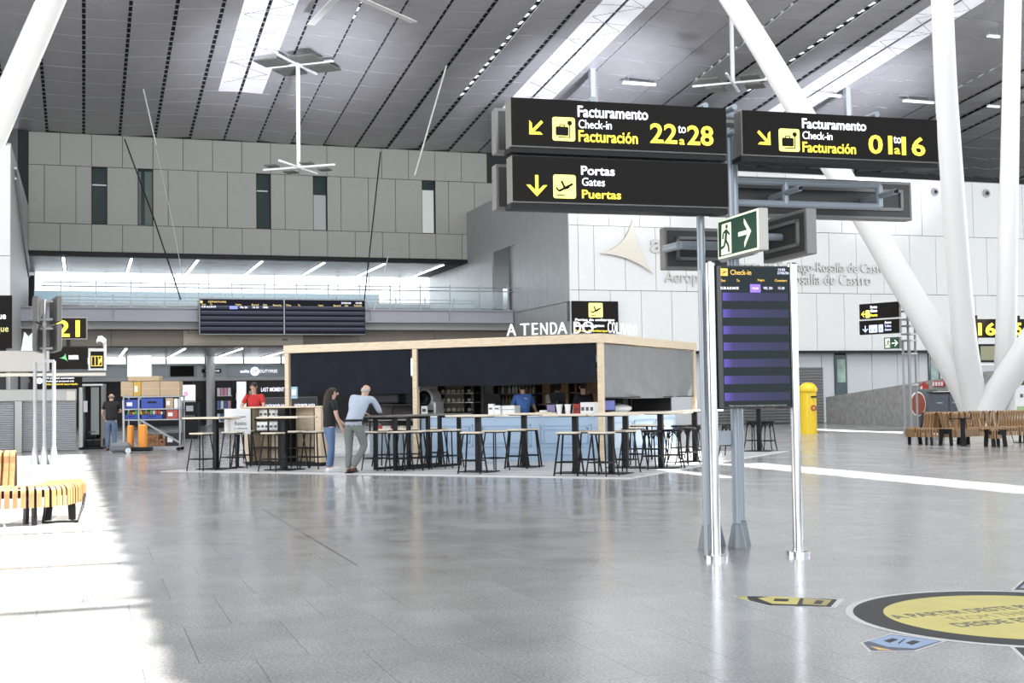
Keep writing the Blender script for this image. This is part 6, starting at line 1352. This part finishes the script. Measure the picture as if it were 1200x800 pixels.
for s, x0, x1, yy in (('Time', 236, 241, 357.5), ('To', 246, 249, 357.5), ('Flight', 276, 283, 358), ('Board', 295, 303, 358), ('Gate', 308, 313, 358), ('Remarks', 320, 330, 358.5), ('Time', 335, 341, 358.5), ('To', 349, 352, 358.5), ('Flight', 373, 379, 359), ('Board', 391, 399, 359), ('Gate', 404, 408, 359), ('Remarks', 415, 424, 359)): ptext(fb, s, x0, yy-2, x1, yy, M_gold, t, -.04, th=.01)
for s, x0, x1, yy in (('15:30 ALICANTE', 236, 253, 360.3), ('VRL 201', 281, 290, 361), ('15:10', 296, 303, 361), ('OPEN', 308, 314, 361), ('27/05/20', 400, 411, 356), ('15:02', 417, 424, 356)): ptext(fb, s, x0, yy-2, x1, yy, M_wht, t, -.04, th=.01)
q = bx(fb, 269, 358.5, 278.5, 362, -.04); MB().box(q[0], q[1], -.045, -.035, q[2], q[3]).build('airline_tile', mat('tile_blue', (.2, .25, .8), .5, 0, .8), t)
q = fb.py(236, 353.5, -.04); e = MB().lathe([(.06, -.05), (.06, -.03)], n=14); e.v = [Vector((v.x+q[0], v.z, v.y+q[1])) for v in e.v]; e.build('round_icon', M_gold, t)
# banner under the board
o2 = ab(0, 60.85); fb = Fr(o2, AL); a = bx(fb, 215, 387.5, 355, 404.5, 0); t = thing('banner', 'pale brown banner with dark lettering under the departures board', 'banner', o2+fd.x*a[0]+Vector((0, 0, a[2])), AL); fb = Fr(t.location, AL)
MB().box(0, a[1]-a[0], 0, .06, 0, a[3]-a[2]).build('sheet', mat('banner_tan', (.40, .36, .29), .6), t); ptext(fb, 'El mejor', 220, 387.8, 246, 391.5, M_dgrey, t, 0); ptext(fb, 'siempre un buen aeropuerto', 267, 397, 303, 398.8, M_dgrey, t, 0); ptext(fb, 'Aeropuerto de Santiago', 220, 402, 260, 403.3, M_dgrey, t, 0); ptext(fb, 'aena', 331, 397, 337, 399, M_black, t, 0, .02)
for k in range(2): MB().box(.3+k*5, .34+k*5, .02, .05, a[3]-a[2], a[3]-a[2]+.1).build('hanger', M_grey, t)
# boarding sign on the right wall
o2 = ab(20.2, 52.0); fb = Fr(o2, AL); a = bx(fb, 671.5, 353, 724.5, 390, 0); t = thing('boarding_sign', 'black boarding gates sign with a yellow plane on the white wall behind the roof letters', 'sign', o2+fd.x*a[0]+Vector((0, 0, a[2])), AL); fb = Fr(t.location, AL)
MB().bbox(0, a[1]-a[0], 0, .15, 0, a[3]-a[2], .01).build('panel', M_signblk, t)
q = bx(fb, 690, 355, 706, 371.5, 0); MB().prism(rpoly(q[0], q[1], q[2], q[3], .04), -.01, 0).build('pictogram_plate', M_ylw, t); glyph('plane', q[0], q[2], q[1]-q[0], M_signblk, t, -.01, th=.01)
ptext(fb, 'Portas de embarque', 674, 373, 720, 377, M_wht, t, 0, .01, th=.01); ptext(fb, 'Boarding gates', 674, 379.5, 708, 384, M_wht, t, 0, th=.01); ptext(fb, 'Puertas de embarque', 674, 386, 712, 389.5, M_yel, t, 0, th=.01)
# ---- shop front far behind
o2 = ab(-2.6, 74.0); fb = Fr(o2, AL)
sf = thing('duty_free_shop', 'blue-grey glazed band with white duty free lettering over the far shop', 'shop', o2, AL)
a = bx(fb, 100, 426.5, 345, 443.5, 0); M_sg = mat('shop_glass', (.17, .23, .25), .15); M_sf = mat('shop_frame', (.36, .39, .40), .4)
MB().box(-26, a[1]+.5, 0, .1, a[2], a[3]).build('glass_band', M_sg, sf); MB().box(-26, a[1]+.5, -.1, .1, a[3]-.06, a[3]+.06).build('top_frame', M_sf, sf); MB().box(-26, a[1]+.5, -.15, .1, a[2]-.18, a[2]).build('bottom_frame', mat('shop_sill', (.55, .57, .57), .4), sf)
for px in (199, 229, 267, 307): q = fb.py(px, 435, 0)[0]; MB().box(q-.05, q+.05, -.06, .05, a[2], a[3]).build('mullion', M_sf, sf)
q = bx(fb, 199.5, 428.5, 227, 441, -.05); MB().box(q[0], q[1], -.1, -.05, q[2], q[3]).build('dark_screen', M_signblk, sf)
q = bx(fb, 236.5, 432, 259, 437, -.05); MB().box(q[0], q[1], -.1, -.05, q[2], q[3]).build('dark_strip', M_signblk, sf)
ptext(fb, 'SALIDAS GATES', 241, 433.5, 257, 435.5, M_wht, sf, -.11, th=.01)
ptext(fb, 'aelia', 281.5, 433, 292, 436.5, M_wht, sf, -.08, .02, th=.02); ptext(fb, 'DUTYFREE', 304.5, 433, 325, 436.5, M_wht, sf, -.08, th=.02)
q = fb.py(298.5, 435, 0); e = MB().lathe([(.25, -.1), (.25, -.06)], n=24); e.v = [Vector((v.x+q[0], v.z, v.y+q[1])) for v in e.v]; e.build('round_logo', M_wht, sf); text('DF', q[0]-.14, q[1]-.1, .28, .2, M_sg, sf, y=-.1, bold=.02, th=.01)
ptext(fb, 'LAST MOMENT', 306, 453.8, 333, 458.5, M_wht, sf, .3, .01, th=.02)
MB().box(8.5, a[1]+1.5, .31, .6, a[2]-1.2, a[2]-.2).build('inner_bulkhead', mat('bulkhead_dark', (.03, .022, .02), .5), sf)
for px, m_ in ((247, M_white),):
    q = fb.py(px, 480, -1.0); t = thing('shop_pillar', 'round white pillar in front of the far shop', 'pillar', o2+fd.x*q[0]-fd.y*1.0, AL); MB().tube([(0, 0, 0), (0, 0, 3.95)], .24, 20).build('shaft', M_white, t); MB().lathe([(.3, 0), (.3, .12), (.25, .14)], n=20).build('base', M_grey, t)
# poster, cash machine, display units in the shop
def far(name, lab, cat, px0, py0, px1, Y, m, dep=.5, body='body'):
    a_ = gpt(px0, Y); b_ = gpt(px1, Y); z = P(px0, py0, Y).z; t = thing(name, lab, cat, a_, .1); MB().bbox(0, b_.x-a_.x, 0, dep, 0, z, .02).build(body, m, t); return t, b_.x-a_.x, z
t, w, z = far('poster_stand', 'white poster with a pink price left of the far pillar', 'poster', 211, 451, 229, 50.4, M_grey, .1, 'frame'); z0 = P(211, 469, 50.4).z; MB().box(0, w, -.02, 0, z0, z).build('poster', mat('poster_white', (.85, .82, .85), .5, 0, .4), t)
M_pk = mat('poster_pink', (.7, .2, .5), .5, 0, .3); text('19', w*.08, z0+(z-z0)*.22, w*.45, (z-z0)*.34, M_pk, t, y=-.02, bold=.03); text('95', w*.6, z0+(z-z0)*.3, w*.25, (z-z0)*.2, mat('poster_pale_pink', (.8, .5, .7), .5, 0, .3), t, y=-.02); text('COMISIÓN', w*.08, z0+(z-z0)*.68, w*.85, (z-z0)*.12, M_pk, t, y=-.02)
t, w, z = far('cash_machine', 'dark cash machine under the pink price poster', 'machine', 214, 471, 232, 49.5, M_black, .6); MB().box(w*.25, w*.7, -.01, 0, z*.75, z*.9).build('display', M_grey, t); MB().box(w*.2, w*.8, -.1, 0, z*.6, z*.64).build('keypad_shelf', M_dgrey, t)
random.seed(21); uc = ['left', 'second from left', 'middle', 'second from right', 'right']
for k, (px, w_, yt) in enumerate(((255, 20, 447), (277, 16, 455), (290, 14, 452), (306, 16, 464), (324, 16, 466))):  
    t, w, z = far('shop_shelf', 'dark lit display shelf in the far shop, %s of five' % uc[k], 'shelf', px, yt, px+w_-2, 70+k*.9, M_dk2, .5, 'carcass')
    for r in range(3):
        MB().box(.02, w-.02, -.3, 0, .3+r*z*.28, .33+r*z*.28).build('shelf_board', M_white, t)
        for c in range(4):
            cc_ = random.choice((('red', (.5, .08, .05)), ('white', (.7, .7, .7)), ('gold', (.55, .4, .12)), ('blue', (.08, .16, .4)), ('pink', (.6, .3, .4))))
            q = MB().bbox(0, w*.17, 0, .15, 0, z*.17, .01).build('product_box', mat('prod_'+cc_[0], cc_[1], .5, 0, .15)); q.location = t.location+Vector((w*(.06+.23*c), -.22, .33+r*z*.28)); tag(q, '%s boxed product, %s on the %s board of the %s far shop shelf' % (cc_[0], ORD[c], ('lowest', 'middle', 'top')[r], uc[k]), 'box', 'boxed products in the far shop')
t, w, z = far('lit_panel', 'white lit price panel in the far shop before the man in red', 'panel', 278, 447, 289, 69, mat('panel_white', (.8, .8, .8), .5, 0, .8), .1, 'face')
t, w, z = far('label_counter', 'long dark counter band with white lettering behind the bar posts', 'counter', 309, 465.5, 372, 40, mat('band_navy', (.012, .014, .02), .4), .3)
text('GASTRONOMÍA GALEGA', w*.05, z-.3, w*.42, .1, M_wht, t); text('GASTRONOMÍA GALEGA', w*.58, z-.3, w*.38, .1, M_wht, t)
a = P(341, 467, 30.6); b = P(349, 453, 30.6); t = thing('blue_notice', 'small pale blue notice frame at the left timber post of the bar', 'sign', a, KY); w, z = (b.x-a.x)*1.1, b.z-a.z; MB().bbox(0, w, 0, .03, 0, z, .005).build('frame', mat('frame_blue', (.25, .42, .52), .4), t); MB().box(w*.2, w*.8, -.008, 0, z*.3, z*.8).build('print', M_tape, t)
# planters/stuff left of fridge: turnstile glimpse behind the left bench
q = G(12, 527); t = thing('luggage_trolley', 'chrome luggage trolley standing before the left shutter', 'trolley', q, .2)
MB().tube([(-.25, 0, .1), (-.25, 0, .95), (-.1, 0, 1.0), (.25, 0, 1.0), (.25, 0, .1)], .02, 8).build('frame', M_chrome, t); MB().tube([(-.25, 0, .5), (.25, 0, .5)], .015, 8).build('cross_bar', M_chrome, t); MB().box(-.25, .25, -.4, .2, .12, .16).build('deck', M_chrome, t)
for x in (-.2, .2): e = MB().lathe([(.07, -.02), (.07, .02)], n=12); e.v = [Vector((v.z+x, v.x-.3, v.y+.07)) for v in e.v]; e.build('wheel', M_black, t)
